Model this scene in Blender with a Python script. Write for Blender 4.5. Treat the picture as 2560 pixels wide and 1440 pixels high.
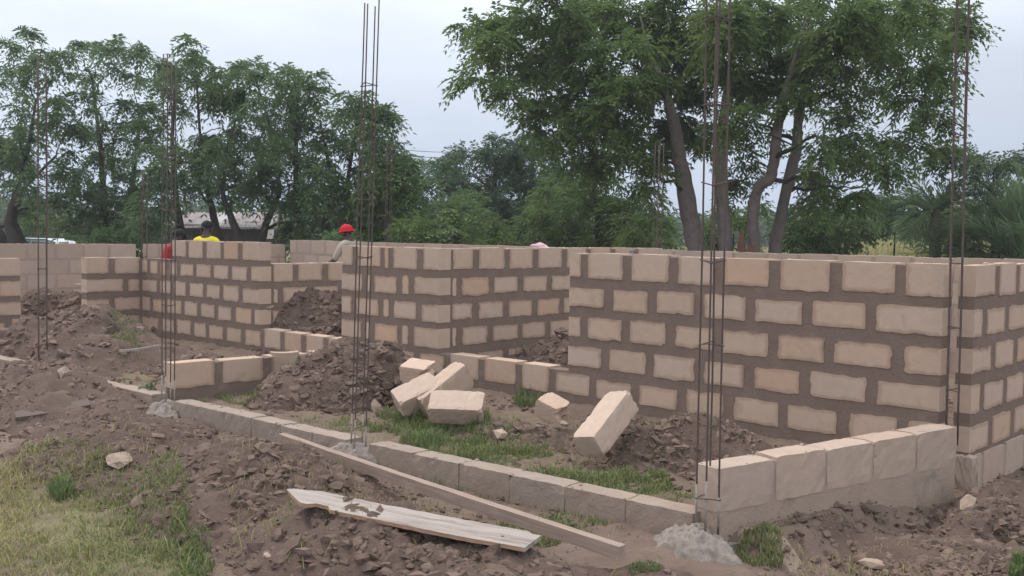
import bpy, bmesh, math, random
import numpy as np
from mathutils import Vector, Matrix, Euler
R = math.radians
random.seed(7)
for o in list(bpy.data.objects): bpy.data.objects.remove(o)
sc = bpy.context.scene
COL = sc.collection

# ------------------------------------------------------------------ camera
F, EYE, PITCH, ROLL = 2534.0, 1.41, math.atan(140/2534), R(0.83)
cd = bpy.data.cameras.new('camera'); cam = bpy.data.objects.new('camera', cd); COL.objects.link(cam)
cd.sensor_width = 36; cd.lens = F/2560*36; cd.clip_start = .05; cd.clip_end = 3000
fw = Vector((0, math.cos(PITCH), -math.sin(PITCH))); r0 = Vector((1, 0, 0)); u0 = Vector((0, math.sin(PITCH), math.cos(PITCH)))
rt = r0*math.cos(ROLL)+u0*math.sin(ROLL); up = u0*math.cos(ROLL)-r0*math.sin(ROLL)
m = Matrix((rt, up, -fw)).transposed().to_4x4(); m.translation = (0, 0, EYE)
cam.matrix_world = m
sc.camera = cam
CAM = Vector((0, 0, EYE))
def ray(px, py): return fw + rt*((px-1280)/F) + up*((720-py)/F)
def at_z(px, py, z):
    d = ray(px, py); return CAM + d*((z-EYE)/d.z)
def at_Y(px, py, Y):
    d = ray(px, py); return CAM + d*(Y/d.y)

# ------------------------------------------------------------------ world and sun (overcast)
SUN_EL, SUN_AZ = R(58), R(-52)      # azimuth from +Y, negative = left
w = bpy.data.worlds.new('World'); sc.world = w; w.use_nodes = True
nt = w.node_tree; nt.nodes.clear()
N = nt.nodes.new; L = nt.links.new
out = N('ShaderNodeOutputWorld'); bg = N('ShaderNodeBackground'); bg.inputs[1].default_value = .1
sky = N('ShaderNodeTexSky'); sky.sky_type = 'NISHITA'; sky.sun_disc = False
sky.sun_elevation = SUN_EL; sky.sun_rotation = SUN_AZ; sky.dust_density = 4; sky.air_density = 1.5
tc = N('ShaderNodeTexCoord'); sep = N('ShaderNodeSeparateXYZ'); L(tc.outputs['Generated'], sep.inputs[0])
ramp = N('ShaderNodeValToRGB'); L(sep.outputs[2], ramp.inputs[0])
cr = ramp.color_ramp; cr.elements[0].position = 0.0; cr.elements[0].color = (4.9, 5.7, 7.15, 1)
cr.elements[1].position = 1.0; cr.elements[1].color = (14.5, 14.9, 15.6, 1)
e = cr.elements.new(.09); e.color = (5.8, 6.6, 7.95, 1)
e = cr.elements.new(.24); e.color = (9.2, 9.8, 11.0, 1)
e = cr.elements.new(.5); e.color = (11.6, 12.1, 13.0, 1)
no = N('ShaderNodeTexNoise'); no.inputs['Scale'].default_value = 1.7; no.inputs['Detail'].default_value = 5
mp = N('ShaderNodeMapping'); mp.inputs['Scale'].default_value = (1, 1, 3.5); mp.inputs['Location'].default_value = (.3, .1, .4)
L(tc.outputs['Generated'], mp.inputs[0]); L(mp.outputs[0], no.inputs['Vector'])
mr = N('ShaderNodeMapRange'); mr.inputs['From Min'].default_value = .3; mr.inputs['From Max'].default_value = .7
mr.inputs['To Min'].default_value = .84; mr.inputs['To Max'].default_value = 1.16; L(no.outputs[0], mr.inputs[0])
vm = N('ShaderNodeVectorMath'); vm.operation = 'SCALE'; L(ramp.outputs[0], vm.inputs[0]); L(mr.outputs[0], vm.inputs['Scale'])
mx = N('ShaderNodeMix'); mx.data_type = 'RGBA'; mx.inputs[0].default_value = .94
L(sky.outputs[0], mx.inputs[6]); L(vm.outputs[0], mx.inputs[7])
L(mx.outputs[2], bg.inputs[0]); L(bg.outputs[0], out.inputs[0])
sl = bpy.data.lights.new('sun', 'SUN'); sl.energy = 1.5; sl.angle = R(13); sl.color = (1, .93, .86)
sun = bpy.data.objects.new('sun', sl); COL.objects.link(sun)
sd = Vector((math.sin(SUN_AZ)*math.cos(SUN_EL), math.cos(SUN_AZ)*math.cos(SUN_EL), math.sin(SUN_EL)))
sun.rotation_euler = sd.to_track_quat('Z', 'Y').to_euler(); sun.location = (-8, 6, 20)
vs = sc.view_settings; vs.view_transform = 'Standard'; vs.look = 'None'; vs.exposure = 0.2; vs.gamma = 1
vs.use_curve_mapping = False

# ------------------------------------------------------------------ helpers
def tag(o, label=None, cat=None, group=None, kind=None):
    if label: o['label'] = label
    if cat: o['category'] = cat
    if group: o['group'] = group
    if kind: o['kind'] = kind
    return o
def link(o, parent=None):
    COL.objects.link(o)
    if parent: o.parent = parent
    return o
def empty(name, loc=(0, 0, 0), rz=0, label=None, cat=None, group=None):
    o = link(bpy.data.objects.new(name, None)); o.location = loc; o.rotation_euler = (0, 0, rz); o.empty_display_size = .1
    return tag(o, label, cat, group)
def obj(name, me, mat=None, parent=None):
    o = bpy.data.objects.new(name, me)
    if mat and not me.materials: me.materials.append(mat)
    return link(o, parent)
def pymesh(name, V, Fc, smooth=False):
    me = bpy.data.meshes.new(name); me.from_pydata([tuple(v) for v in V], [], Fc); me.update()
    if smooth: me.polygons.foreach_set('use_smooth', [True]*len(me.polygons))
    return me
def npmesh(name, V, Fc, smooth=False, tint=None):
    """V (n,3); Fc list of int arrays (m,k)"""
    me = bpy.data.meshes.new(name)
    V = np.asarray(V, np.float32); me.vertices.add(len(V)); me.vertices.foreach_set('co', V.ravel())
    Fc = Fc if isinstance(Fc, list) else [Fc]
    idx = np.concatenate([f.ravel() for f in Fc]).astype(np.int32)
    tot = np.concatenate([np.full(len(f), f.shape[1]) for f in Fc])
    st = np.concatenate([[0], np.cumsum(tot)[:-1]]).astype(np.int32)
    me.loops.add(len(idx)); me.loops.foreach_set('vertex_index', idx)
    me.polygons.add(len(st)); me.polygons.foreach_set('loop_start', st)
    if smooth: me.polygons.foreach_set('use_smooth', np.ones(len(st), bool))
    if tint is not None:
        a = me.attributes.new('tint', 'FLOAT', 'POINT'); a.data.foreach_set('value', np.asarray(tint, np.float32))
    me.update(calc_edges=True)
    if not smooth: me.shade_flat()
    return me
def h2(ix, iy, s):
    n = (ix*374761393 + iy*668265263 + s*982451653).astype(np.int64) & 0x7fffffff
    n = ((n ^ (n >> 13))*1274126177) & 0x7fffffff
    return ((n ^ (n >> 16)) & 0xffff)/65535.0
def vnoise(x, y, s=0):
    x = np.asarray(x, float); y = np.asarray(y, float)
    ix = np.floor(x).astype(np.int64); iy = np.floor(y).astype(np.int64); fx = x-ix; fy = y-iy
    fx = fx*fx*(3-2*fx); fy = fy*fy*(3-2*fy)
    a = h2(ix, iy, s); b = h2(ix+1, iy, s); c = h2(ix, iy+1, s); d = h2(ix+1, iy+1, s)
    return (a*(1-fx)+b*fx)*(1-fy)+(c*(1-fx)+d*fx)*fy
def fbm(x, y, s=0, o=4):
    v = 0; a = .5
    for i in range(o): v = v+a*(vnoise(x*2**i, y*2**i, s+i*17)-.5); a *= .5
    return v
def sstep(a, b, x):
    t = np.clip((x-a)/(b-a), 0, 1); return t*t*(3-2*t)
def boxes(bs):
    """list of (x0,x1,y0,y1,z0,z1) -> V,F"""
    V, Fc = [], []
    for x0, x1, y0, y1, z0, z1 in bs:
        n = len(V)
        V += [(x0,y0,z0),(x1,y0,z0),(x1,y1,z0),(x0,y1,z0),(x0,y0,z1),(x1,y0,z1),(x1,y1,z1),(x0,y1,z1)]
        Fc += [(n,n+3,n+2,n+1),(n+4,n+5,n+6,n+7),(n,n+1,n+5,n+4),(n+1,n+2,n+6,n+5),(n+2,n+3,n+7,n+6),(n+3,n,n+4,n+7)]
    return V, Fc
def tube(pts, rad, n=6, cap=True):
    pts = [Vector(p) for p in pts]; V, Fc = [], []
    ref = Vector((.31, .77, .13)).normalized()
    for i, p in enumerate(pts):
        d = (pts[min(i+1, len(pts)-1)]-pts[max(i-1, 0)]).normalized()
        a = d.cross(ref).normalized(); b = d.cross(a)
        for k in range(n):
            t = 2*math.pi*k/n; V.append(p+(a*math.cos(t)+b*math.sin(t))*rad[i])
    for i in range(len(pts)-1):
        for k in range(n):
            Fc.append((i*n+k, i*n+(k+1) % n, (i+1)*n+(k+1) % n, (i+1)*n+k))
    if cap: Fc += [tuple(range(n-1, -1, -1)), tuple(range((len(pts)-1)*n, len(pts)*n))]
    return V, Fc
def join(parts):
    V, Fc = [], []
    for v, f in parts:
        n = len(V); V += list(v); Fc += [tuple(i+n for i in q) for q in f]
    return V, Fc

# ------------------------------------------------------------------ materials
def mat(name, base, rough=.9, var=None, nscale=20, nz=.3, bump=.3, bscale=60, stretch=None, tint=None, edge=None, rnd=0, transl=0, spec=.2, metal=0, stains=None, bdist=.01):
    """base colour, mixed by object-space noise with var; tint = second colour picked by the 'tint' attribute; rnd = per-object variation"""
    ma = bpy.data.materials.new(name); ma.use_nodes = True; t = ma.node_tree; n = t.nodes.new; l = t.links.new
    b = t.nodes['Principled BSDF']; b.inputs['Roughness'].default_value = rough; b.inputs['Specular IOR Level'].default_value = spec; b.inputs['Metallic'].default_value = metal
    co0 = n('ShaderNodeTexCoord'); mpn = n('ShaderNodeMapping'); l(co0.outputs['Object'], mpn.inputs[0])
    if stretch: mpn.inputs['Scale'].default_value = stretch
    class co: outputs = {'Object': mpn.outputs[0]}
    c = n('ShaderNodeRGB'); c.outputs[0].default_value = (*base, 1); cur = c.outputs[0]
    def mixto(cur, fac, col, mode='MIX'):
        x = n('ShaderNodeMix'); x.data_type = 'RGBA'; x.blend_type = mode
        if isinstance(fac, (int, float)): x.inputs[0].default_value = fac
        else: l(fac, x.inputs[0])
        l(cur, x.inputs[6])
        if isinstance(col, tuple): x.inputs[7].default_value = (*col, 1)
        else: l(col, x.inputs[7])
        return x.outputs[2]
    def noise(sc_, det=5, rg=.6, dist=0):
        q = n('ShaderNodeTexNoise'); q.inputs['Scale'].default_value = sc_; q.inputs['Detail'].default_value = det
        q.inputs['Roughness'].default_value = rg; q.inputs['Distortion'].default_value = dist; l(co.outputs['Object'], q.inputs['Vector']); return q.outputs[0]
    def rg(v, a, b_, o0=0, o1=1):
        q = n('ShaderNodeMapRange'); q.inputs[1].default_value = a; q.inputs[2].default_value = b_; q.inputs[3].default_value = o0; q.inputs[4].default_value = o1
        l(v, q.inputs[0]); return q.outputs[0]
    if tint:
        at = n('ShaderNodeAttribute'); at.attribute_name = 'tint'; cur = mixto(cur, at.outputs['Fac'], tint)
    if var: cur = mixto(cur, rg(noise(nscale), .5-nz, .5+nz), var)
    if stains: cur = mixto(cur, rg(noise(stains[1], 6, .7, .5), stains[2], stains[2]+.12, 0, stains[3]), stains[0])
    if rnd:
        oi = n('ShaderNodeObjectInfo'); hs = n('ShaderNodeHueSaturation')
        l(rg(oi.outputs['Random'], 0, 1, 1-rnd, 1+rnd*.6), hs.inputs['Value'])
        wn = n('ShaderNodeTexWhiteNoise'); wn.noise_dimensions = '1D'; l(oi.outputs['Random'], wn.inputs['W'])
        l(rg(wn.outputs[0], 0, 1, .93, 1.07), hs.inputs['Saturation'])
        l(cur, hs.inputs['Color']); cur = hs.outputs[0]
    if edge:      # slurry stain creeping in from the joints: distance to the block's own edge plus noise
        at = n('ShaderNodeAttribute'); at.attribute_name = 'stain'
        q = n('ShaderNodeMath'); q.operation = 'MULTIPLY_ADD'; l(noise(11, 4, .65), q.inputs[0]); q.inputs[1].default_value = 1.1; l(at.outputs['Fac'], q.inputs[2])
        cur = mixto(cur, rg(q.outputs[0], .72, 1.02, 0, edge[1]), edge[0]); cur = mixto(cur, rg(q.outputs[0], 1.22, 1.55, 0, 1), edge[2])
    l(cur, b.inputs['Base Color'])
    if bump:
        bp = n('ShaderNodeBump'); bp.inputs['Strength'].default_value = bump; bp.inputs['Distance'].default_value = bdist
        l(noise(bscale, 6, .65), bp.inputs['Height']); l(bp.outputs[0], b.inputs['Normal'])
    if transl:
        tr = n('ShaderNodeBsdfTranslucent'); l(cur, tr.inputs[0]); ms = n('ShaderNodeMixShader'); ms.inputs[0].default_value = transl
        l(b.outputs[0], ms.inputs[1]); l(tr.outputs[0], ms.inputs[2]); l(ms.outputs[0], t.nodes['Material Output'].inputs[0])
    return ma
M = {}
M['block'] = mat('sandcrete', (.515, .385, .300), var=(.445, .335, .262), nscale=14, bump=.35, bscale=90, rnd=.045, edge=((.36, .25, .185), .7, (.205, .149, .122)), stains=((.36, .26, .20), 5, .58, .6), bdist=.006)
M['block_tan'] = mat('tan_sandcrete', (.52, .365, .262), var=(.45, .315, .23), nscale=14, bump=.35, bscale=90, rnd=.05, edge=((.36, .25, .185), .7, (.205, .149, .122)), stains=((.36, .26, .20), 5, .58, .6), bdist=.006)
M['block_pale'] = mat('pale_sandcrete', (.455, .353, .285), var=(.37, .288, .232), nscale=8, bump=.35, bscale=90, rnd=.09, stains=((.27, .23, .21), 4, .6, .6), bdist=.006)
M['block_far'] = mat('weathered_sandcrete', (.46, .355, .285), var=(.385, .298, .24), nscale=5, bump=.3, bscale=60, rnd=.10, stains=((.25, .205, .18), 3, .6, .5), bdist=.006)
M['block_loose'] = mat('fresh_sandcrete', (.56, .425, .335), var=(.46, .345, .27), nscale=12, bump=.4, bscale=110, rnd=.08, stains=((.27, .195, .15), 7, .60, .7), bdist=.006)
M['mortar'] = mat('brown_mortar', (.222, .163, .132), var=(.165, .119, .096), nscale=6, bump=.6, bscale=45, stains=((.265, .195, .155), 3.5, .58, .7))
M['mortar_pale'] = mat('grey_mortar', (.40, .308, .245), var=(.31, .24, .19), nscale=5, bump=.6, bscale=50, stains=((.21, .175, .155), 3, .58, .7))
M['mortar_far'] = mat('weathered_mortar', (.385, .295, .236), var=(.31, .24, .192), nscale=4, bump=.5, bscale=40)
M['concrete'] = mat('rough_concrete', (.335, .29, .255), var=(.20, .168, .145), nscale=10, bump=.6, bscale=35, stains=((.14, .11, .10), 5, .57, .8), bdist=.02)
M['beam'] = mat('dusty_grey_block', (.37, .295, .24), var=(.27, .212, .172), nscale=5, bump=.7, bscale=50, rnd=.03, stains=((.22, .178, .15), 4, .6, .6))
M['soil'] = mat('dug_soil', (.155, .108, .087), var=(.096, .066, .053), nscale=6, bump=1.0, bscale=28, stains=((.22, .155, .125), 9, .62, .6), bdist=.02)
M['clod'] = mat('soil_clods', (.100, .069, .055), tint=(.27, .198, .158), var=(.148, .102, .082), nscale=8, nz=.25, bump=.8, bscale=50, bdist=.012)
M['stone'] = mat('sandy_stone', (.46, .35, .275), var=(.33, .25, .195), nscale=14, bump=.8, bscale=50, rnd=.2)
M['rust'] = mat('rusty_steel', (.082, .064, .058), var=(.125, .09, .076), nscale=30, rough=.75, bump=.4, bscale=200, spec=.3)
M['splash'] = mat('cement_splashed_steel', (.42, .38, .34), var=(.2, .15, .12), nscale=40, bump=.4)
M['wood'] = mat('brown_timber', (.39, .30, .245), var=(.23, .17, .138), stretch=(.09, 1, 1), nscale=45, bump=.4, bscale=40)
M['wood_dark'] = mat('dark_damp_timber', (.17, .135, .115), var=(.095, .074, .062), stretch=(.09, 1, 1), nscale=40, bump=.4)
M['wood_grey'] = mat('weathered_whitish_board', (.45, .395, .355), var=(.26, .22, .19), stretch=(.09, 1, 1), nscale=38, nz=.24, bump=.6, bscale=70, stains=((.13, .10, .085), 24, .55, .8))
M['wood_edge'] = mat('raw_wood_edge', (.46, .31, .22), var=(.28, .18, .12), stretch=(.09, 1, 1), nscale=50, bump=.4)
M['bark'] = mat('bark', (.26, .215, .195), var=(.155, .127, .115), nscale=7, bump=1, bscale=22, bdist=.04)
M['bark_dark'] = mat('dark_bark', (.085, .070, .064), var=(.05, .042, .039), nscale=5, bump=1, bscale=18, bdist=.04)
M['stump'] = mat('broken_red_wood', (.23, .115, .075), var=(.13, .075, .055), nscale=6, bump=1, bscale=20, bdist=.04)
def leafmat(name, a, b, v, tr=.25): return mat(name, a, tint=b, var=v, nscale=.8, nz=.16, rough=.55, bump=0, transl=tr, spec=.25)
M['leaf_neem'] = leafmat('neem_leaves', (.082, .142, .044), (.20, .27, .075), (.104, .168, .052), .48)
M['leaf_dark'] = leafmat('dark_leaves', (.080, .142, .062), (.185, .26, .105), (.104, .17, .070), .48)
M['leaf_blue'] = leafmat('bluish_leaves', (.052, .102, .052), (.11, .18, .075), (.070, .125, .060), .42)
M['leaf_bright'] = leafmat('bright_leaves', (.070, .13, .042), (.15, .21, .065), (.085, .145, .046))
M['leaf_palm'] = leafmat('palm_leaves', (.165, .245, .125), (.29, .36, .18), (.19, .27, .14), .5)
M['leaf_pale'] = leafmat('pale_leaves', (.10, .15, .085), (.16, .21, .11), (.12, .17, .09))
M['grass'] = mat('grass_blades', (.165, .195, .075), tint=(.42, .37, .18), rough=.7, bump=0, transl=.25)
M['grass_green'] = mat('green_grass_blades', (.118, .168, .060), tint=(.26, .26, .12), rough=.7, bump=0, transl=.25)
M['grass_dry'] = mat('dry_grass_blades', (.26, .26, .10), tint=(.40, .36, .17), rough=.8, bump=0, transl=.25)
M['skin'] = mat('dark_skin', (.055, .032, .024), rough=.5, bump=0, spec=.4)
M['hair'] = mat('black_hair', (.012, .011, .012), rough=.8, bump=.5, bscale=120)
M['red_cloth'] = mat('red_cloth', (.50, .015, .03), rough=.85, bump=.4, bscale=60)
M['dull_red'] = mat('dull_red_cloth', (.38, .025, .035), var=(.26, .02, .03), nscale=8, rough=.85, bump=.4, bscale=60)
M['yellow'] = mat('yellow_cloth', (.75, .62, .03), rough=.85, bump=.4, bscale=60)
M['khaki'] = mat('grey_khaki_cloth', (.42, .36, .29), var=(.30, .26, .22), nscale=9, rough=.9, bump=.4, bscale=60)
M['navy'] = mat('dark_trousers', (.03, .03, .045), rough=.9, bump=.3)
M['pink'] = mat('pink_cloth', (.62, .38, .42), rough=.9, bump=.4, bscale=60)
M['tin'] = mat('weathered_roof_tin', (.34, .31, .30), var=(.22, .19, .18), nscale=2.2, rough=.85, bump=.2, spec=.15, stains=((.16, .085, .06), 1.8, .55, .85))
M['tin_white'] = mat('shiny_roof_tin', (.45, .43, .43), var=(.36, .33, .32), nscale=3, rough=.7, spec=.3)
M['plank_dark'] = mat('dark_plank_wall', (.105, .082, .08), var=(.07, .055, .055), nscale=3, bump=.5, rnd=.25)
M['car_paint'] = mat('silver_green_paint', (.50, .58, .56), rough=.3, bump=0, spec=.5)
M['glass_dark'] = mat('dark_car_glass', (.015, .02, .025), rough=.08, bump=0, spec=.6)
M['rubber'] = mat('tyre_rubber', (.02, .02, .02), rough=.8, bump=0)
M['chrome'] = mat('wheel_metal', (.45, .45, .46), rough=.35, bump=0, metal=.8)
M['red_lamp'] = mat('red_lamp_glass', (.4, .02, .02), rough=.2, bump=0)
M['grey_metal'] = mat('grey_metal', (.30, .33, .34), rough=.5, bump=.1, metal=.4)
M['white_plastic'] = mat('white_plastic', (.72, .70, .68), rough=.5, bump=.1)
M['wire'] = mat('cable_grey', (.08, .08, .09), bump=0)

# ------------------------------------------------------------------ plan of the building
P0 = Vector((2.735, 6.43, 0)); AD = Vector((-.730, .683, 0)).normalized(); BD = Vector((.683, .730, 0)).normalized()
PITCHZ = .2475
def s_of(px, O=P0, D=AD):
    k = (px-1280)/F
    return (k*O.y-O.x)/(D.x-k*D.y)
def uv(x, y):
    dx = np.asarray(x)-P0.x; dy = np.asarray(y)-P0.y
    return dx*BD.x+dy*BD.y, dx*AD.x+dy*AD.y
CORNER_R = at_z(1790, 1300, 0); CAGE_M = at_z(893, 1108, 0); CORNER_L = at_z(415, 1000, 0); LOW_END = at_z(2392, 1070, PITCHZ)
def beam_u(v):   # u of the porch beam's outer face at v
    u1, v1 = uv(CORNER_R.x, CORNER_R.y); u2, v2 = uv(CORNER_L.x, CORNER_L.y)
    return u1+(u2-u1)*(v-v1)/(v2-v1)
def base_h(x, y):
    x = np.asarray(x, float); y = np.asarray(y, float)
    u, v = uv(x, y); du = u-beam_u(v)
    h = -.175+.105*sstep(.02, .2, du)*sstep(-.12, .05, v)+.045*np.exp(-((du+.10)/.16)**2)*sstep(0, .6, v)*(.6+.8*vnoise(v*2.1, 3.3, 5))+.05*sstep(-.1, .05, u)*sstep(-.1, .1, v)
    h = h-.05*sstep(.05, -.3, v)
    d = np.hypot(x, y-4)
    h = h-.28*sstep(11, 26, d)+.75*sstep(20, 40, y)*sstep(4, 10, x)
    return h
# soil heaps: name, px, py(base centre guess as plan point), Y, rx(along A), ry(along B), height, label
HEAPS = []
def heap_def(key, px, Y, ra, rb, h, label, clods=900, big=1.0, ang=None, pw=1.3, tone=0.):
    X = (px-1280)/F*Y
    HEAPS.append(dict(key=key, x=X, y=Y, ra=ra, rb=rb, h=h, label=label, clods=clods, big=big, pw=pw, tone=tone, ang=math.atan2(AD.y, AD.x) if ang is None else ang))
heap_def('a', 640, 5.75, 1.15, .62, .33, 'long dark brown soil heap in front of the middle stretch of foundation beam', 1500, 1.2)
heap_def('b', 1000, 4.72, 1.35, .52, .27, 'nearest reddish brown soil heap carrying the two long boards', 1600, 1.15)
heap_def('c', 300, 6.95, 1.3, .72, .30, 'cloddy soil heap with a sandy stone at the left in front of the yard', 1300, 1.1)
heap_def('d', 90, 8.9, 1.6, .85, .33, 'rubble strewn soil heap at the left edge below the leftmost steel cage', 1200, 1.1, tone=.25)
heap_def('e', 215, 11.3, 1.75, 1.2, .55, 'large grey brown soil heap spilling out of the left doorway', 1300, 1.5, tone=.2)
heap_def('m', 120, 13.6, 1.1, .8, .62, 'dark soil heap behind the left doorway against the smooth rear wall', 500, 1.8)
heap_def('f', 868, 8.75, .78, .72, .56, 'steep cloddy soil heap behind the middle steel cage', 1300, 1.4, pw=1.1)
heap_def('g', 1700, 6.62, .80, .55, .31, 'fine soil heap inside the yard with a fallen block leaning on it', 1000, .9, tone=.15)
heap_def('h', 775, 12.4, 1.0, .68, .74, 'dark soil heap filling the room behind the left window opening', 900, 1.7)
heap_def('i', 1432, 9.9, .85, .62, .47, 'soil heap in the room behind the right window opening', 800, 1.4)
heap_def('j', 1275, 7.25, .55, .35, .13, 'low broken soil heap between the fallen blocks', 500, 1.3, tone=.2)
heap_def('k', 2500, 4.75, .75, .6, .17, 'brown rubble heap in the near right corner', 1300, .95, tone=.15)
heap_def('o', 2560, 5.95, .9, .35, .2, 'soil banked against the outer wall at the right edge', 700, 1.0, ang=math.atan2(BD.y, BD.x))
heap_def('l', 500, 9.95, .75, .5, .27, 'small rubble heap at the foot of the left stretch of front wall', 600, 1.4, tone=.3)
heap_def('n', 1660, 4.38, .42, .3, .13, 'small smooth grey brown mound of fine earth by the corner footing', 60, .6, tone=.25)
heap_def('s', 1945, 4.98, .20, .13, .045, 'thin spread of sandy spoil on the ground right of the corner footing', 40, .4, tone=.6)
def heap_prof(H, x, y):
    c, s = math.cos(H['ang']), math.sin(H['ang']); dx = np.asarray(x)-H['x']; dy = np.asarray(y)-H['y']
    a = (dx*c+dy*s)/H['ra']; b = (-dx*s+dy*c)/H['rb']
    th = np.arctan2(b, a); r = np.hypot(a, b)/(1+.22*np.sin(2*th+H['x'])+.12*np.sin(5*th+H['y']*3))
    q = np.clip(1-r*r, 0, 1)**H['pw']
    n = fbm(np.asarray(x)*3.1, np.asarray(y)*3.1, int(H['x']*100) % 97, 4)
    return H['h']*q*(1+.9*n), r
def ground_h(x, y, heaps=True):
    b = base_h(x, y)
    top = b
    if heaps:
        for H in HEAPS:
            z, r = heap_prof(H, x, y); top = np.maximum(top, b+np.where(r < 1, z-.03, -1))
    return top
def gz(x, y): return float(ground_h(np.array([x]), np.array([y]))[0])
def on_ground(px, py, it=14):
    z = -.1
    for _ in range(it):
        p = at_z(px, py, z); z = .5*z+.5*gz(p.x, p.y)
    return at_z(px, py, z)

# ------------------------------------------------------------------ ground sheet
def axis(a, b, st, far, neg):
    core = np.arange(a, b+1e-6, st); g = [b]; d = st
    while g[-1] < far: d *= 1.16; g.append(g[-1]+d)
    l = [a]; d = st
    while l[-1] > neg: d *= 1.16; l.append(l[-1]-d)
    return np.concatenate([np.array(l[1:])[::-1], core, np.array(g[1:])])
xs = axis(-7.0, 4.2, .028, 900, -900); ys = axis(3.8, 13.0, .028, 1600, -60)
X, Y = np.meshgrid(xs, ys); Z = base_h(X, Y)
near = sstep(16, 9, np.hypot(X, Y-4))
Z = Z+fbm(X*1.3, Y*1.3, 3, 4)*.09*near+fbm(X*9, Y*9, 5, 3)*.04*near+(np.abs(fbm(X*16, Y*16, 6, 3))-.1)*-.05*near + (1-near)*fbm(X*.12, Y*.12, 9, 3)*.25*sstep(20, 40, Y)
nx, ny = len(xs), len(ys); ii = np.arange(nx*ny).reshape(ny, nx)
Q = np.stack([ii[:-1, :-1].ravel(), ii[:-1, 1:].ravel(), ii[1:, 1:].ravel(), ii[1:, :-1].ravel()], 1)
U_, V_ = uv(X, Y); DU = U_-beam_u(V_)
# how grassy the ground is: yard patches, the lawn and everything beyond the building
G = fbm(X*1.1, Y*1.1, 21, 4)*1.6
porch = sstep(0, .3, DU)*sstep(.15, -.5, U_)*sstep(-.1, .2, V_)
lawn = sstep(-1.25, -1.65, X+0*(Y))*sstep(6.6, 5.9, Y)
beyond = sstep(15, 21, np.hypot(X, Y-4))
tint = np.clip(porch*(.35+G)+lawn*(.9+G*.5)+beyond*(.85+G)+.15*(G > .25), 0, 1)
me = npmesh('ground', np.stack([X.ravel(), Y.ravel(), Z.ravel()], 1), Q, True, tint.ravel())
M['ground'] = mat('earth_and_turf', (.205, .148, .118), tint=(.205, .190, .095), var=(.135, .095, .075), nscale=3.5, nz=.22, bump=1, bscale=22, stains=((.26, .20, .17), 6, .6, .5), bdist=.02)
g = obj('ground', me, M['ground']); tag(g, kind='structure')

# ------------------------------------------------------------------ masonry
rb = random.Random(11)
def block_mesh(x0, x1, z0, z1, T, lo, ro, to, bo, jit, rad, proud=.004):
    """irregular patch outline pushed through the wall; open sides (lo, ro, to, bo) reach the wall's end or top"""
    rr_ = [rad*rb.uniform(.35, 1.25)*(.12 if o1 or o2 else 1) for o1, o2 in ((lo, bo), (bo, ro), (ro, to), (to, lo))]
    lim = min(x1-x0, z1-z0)*.45; rr_ = [max(.002, min(q, lim)) for q in rr_]
    pts = []
    crn = ((x0, z0, 1, 1), (x1, z0, -1, 1), (x1, z1, -1, -1), (x0, z1, 1, -1)); ang0 = (math.pi, 1.5*math.pi, 0, .5*math.pi)
    opn = (bo, ro, to, lo); nm = (4, 2, 4, 2) if x1-x0 > .2 else (1, 2, 1, 2)
    for c in range(4):
        cx, cz, sx_, sz_ = crn[c]; r_ = rr_[c]
        for q in range(3):
            t = ang0[c]+q*math.pi/4; pts.append([cx+sx_*r_+r_*math.cos(t), cz+sz_*r_+r_*math.sin(t)])
        nx_, nz_, sx2, sz2 = crn[(c+1) % 4]; r2 = rr_[(c+1) % 4]
        e0 = pts[-1]; t2 = ang0[(c+1) % 4]; e1 = [nx_+sx2*r2+r2*math.cos(t2), nz_+sz2*r2+r2*math.sin(t2)]
        for q in range(1, nm[c]+1):
            t = (q+rb.uniform(-.25, .25))/(nm[c]+1); pts.append([e0[0]+(e1[0]-e0[0])*t, e0[1]+(e1[1]-e0[1])*t, c])
    for i, p in enumerate(pts):
        c = p[2] if len(p) > 2 else None; k = 1 if c is not None and not opn[c] else (.2 if c is not None else .35)
        j1, j2 = rb.gauss(0, jit*.8)*k, rb.gauss(0, jit*.8)*k
        if c in (0, 2): p[1] += j1
        elif c in (1, 3): p[0] += j1
        elif not (lo or ro or to or bo): p[0] += j1; p[1] += j2
        del p[2:]
    for _ in range(2):
        if rb.random() < .4:
            p = rb.choice(pts); k = rb.uniform(.04, .13)
            if lo+ro+to == 0 or (x0+.05 < p[0] < x1-.05 and not to): p[0] += ((x0+x1)/2-p[0])*k*.5; p[1] += ((z0+z1)/2-p[1])*k*1.5
    n = len(pts); f, b = -proud-rb.uniform(0, .5)*proud, T+.004
    cl_ = []; sd_st = [rb.uniform(.45, 1.05) for _ in range(4)]
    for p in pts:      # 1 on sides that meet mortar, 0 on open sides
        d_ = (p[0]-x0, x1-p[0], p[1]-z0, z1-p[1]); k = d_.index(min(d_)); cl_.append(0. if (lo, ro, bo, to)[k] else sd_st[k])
    ins = min(.045, (x1-x0)*.25); cx, cz = (x0+x1)/2, (z0+z1)/2
    hx, hz = (x1-x0)/2, (z1-z0)/2
    inn = [(cx+(p[0]-cx)*(1-ins/hx), cz+(p[1]-cz)*(1-ins*.8/hz)) for p in pts]
    V = [(p[0], f, p[1]) for p in pts]+[(p[0], b, p[1]) for p in pts]+[(p[0], f-.0006, p[1]) for p in inn]
    Fc = [(i, (i+1) % n, (i+1) % n+2*n, i+2*n) for i in range(n)]+[tuple(range(2*n, 3*n)), tuple(range(2*n-1, n-1, -1))]+[(i, i+n, (i+1) % n+n, (i+1) % n) for i in range(n)]
    me = pymesh('block', V, Fc)
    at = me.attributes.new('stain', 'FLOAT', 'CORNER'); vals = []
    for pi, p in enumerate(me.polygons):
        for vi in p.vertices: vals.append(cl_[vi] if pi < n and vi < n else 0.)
    at.data.foreach_set('value', vals); return me
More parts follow.
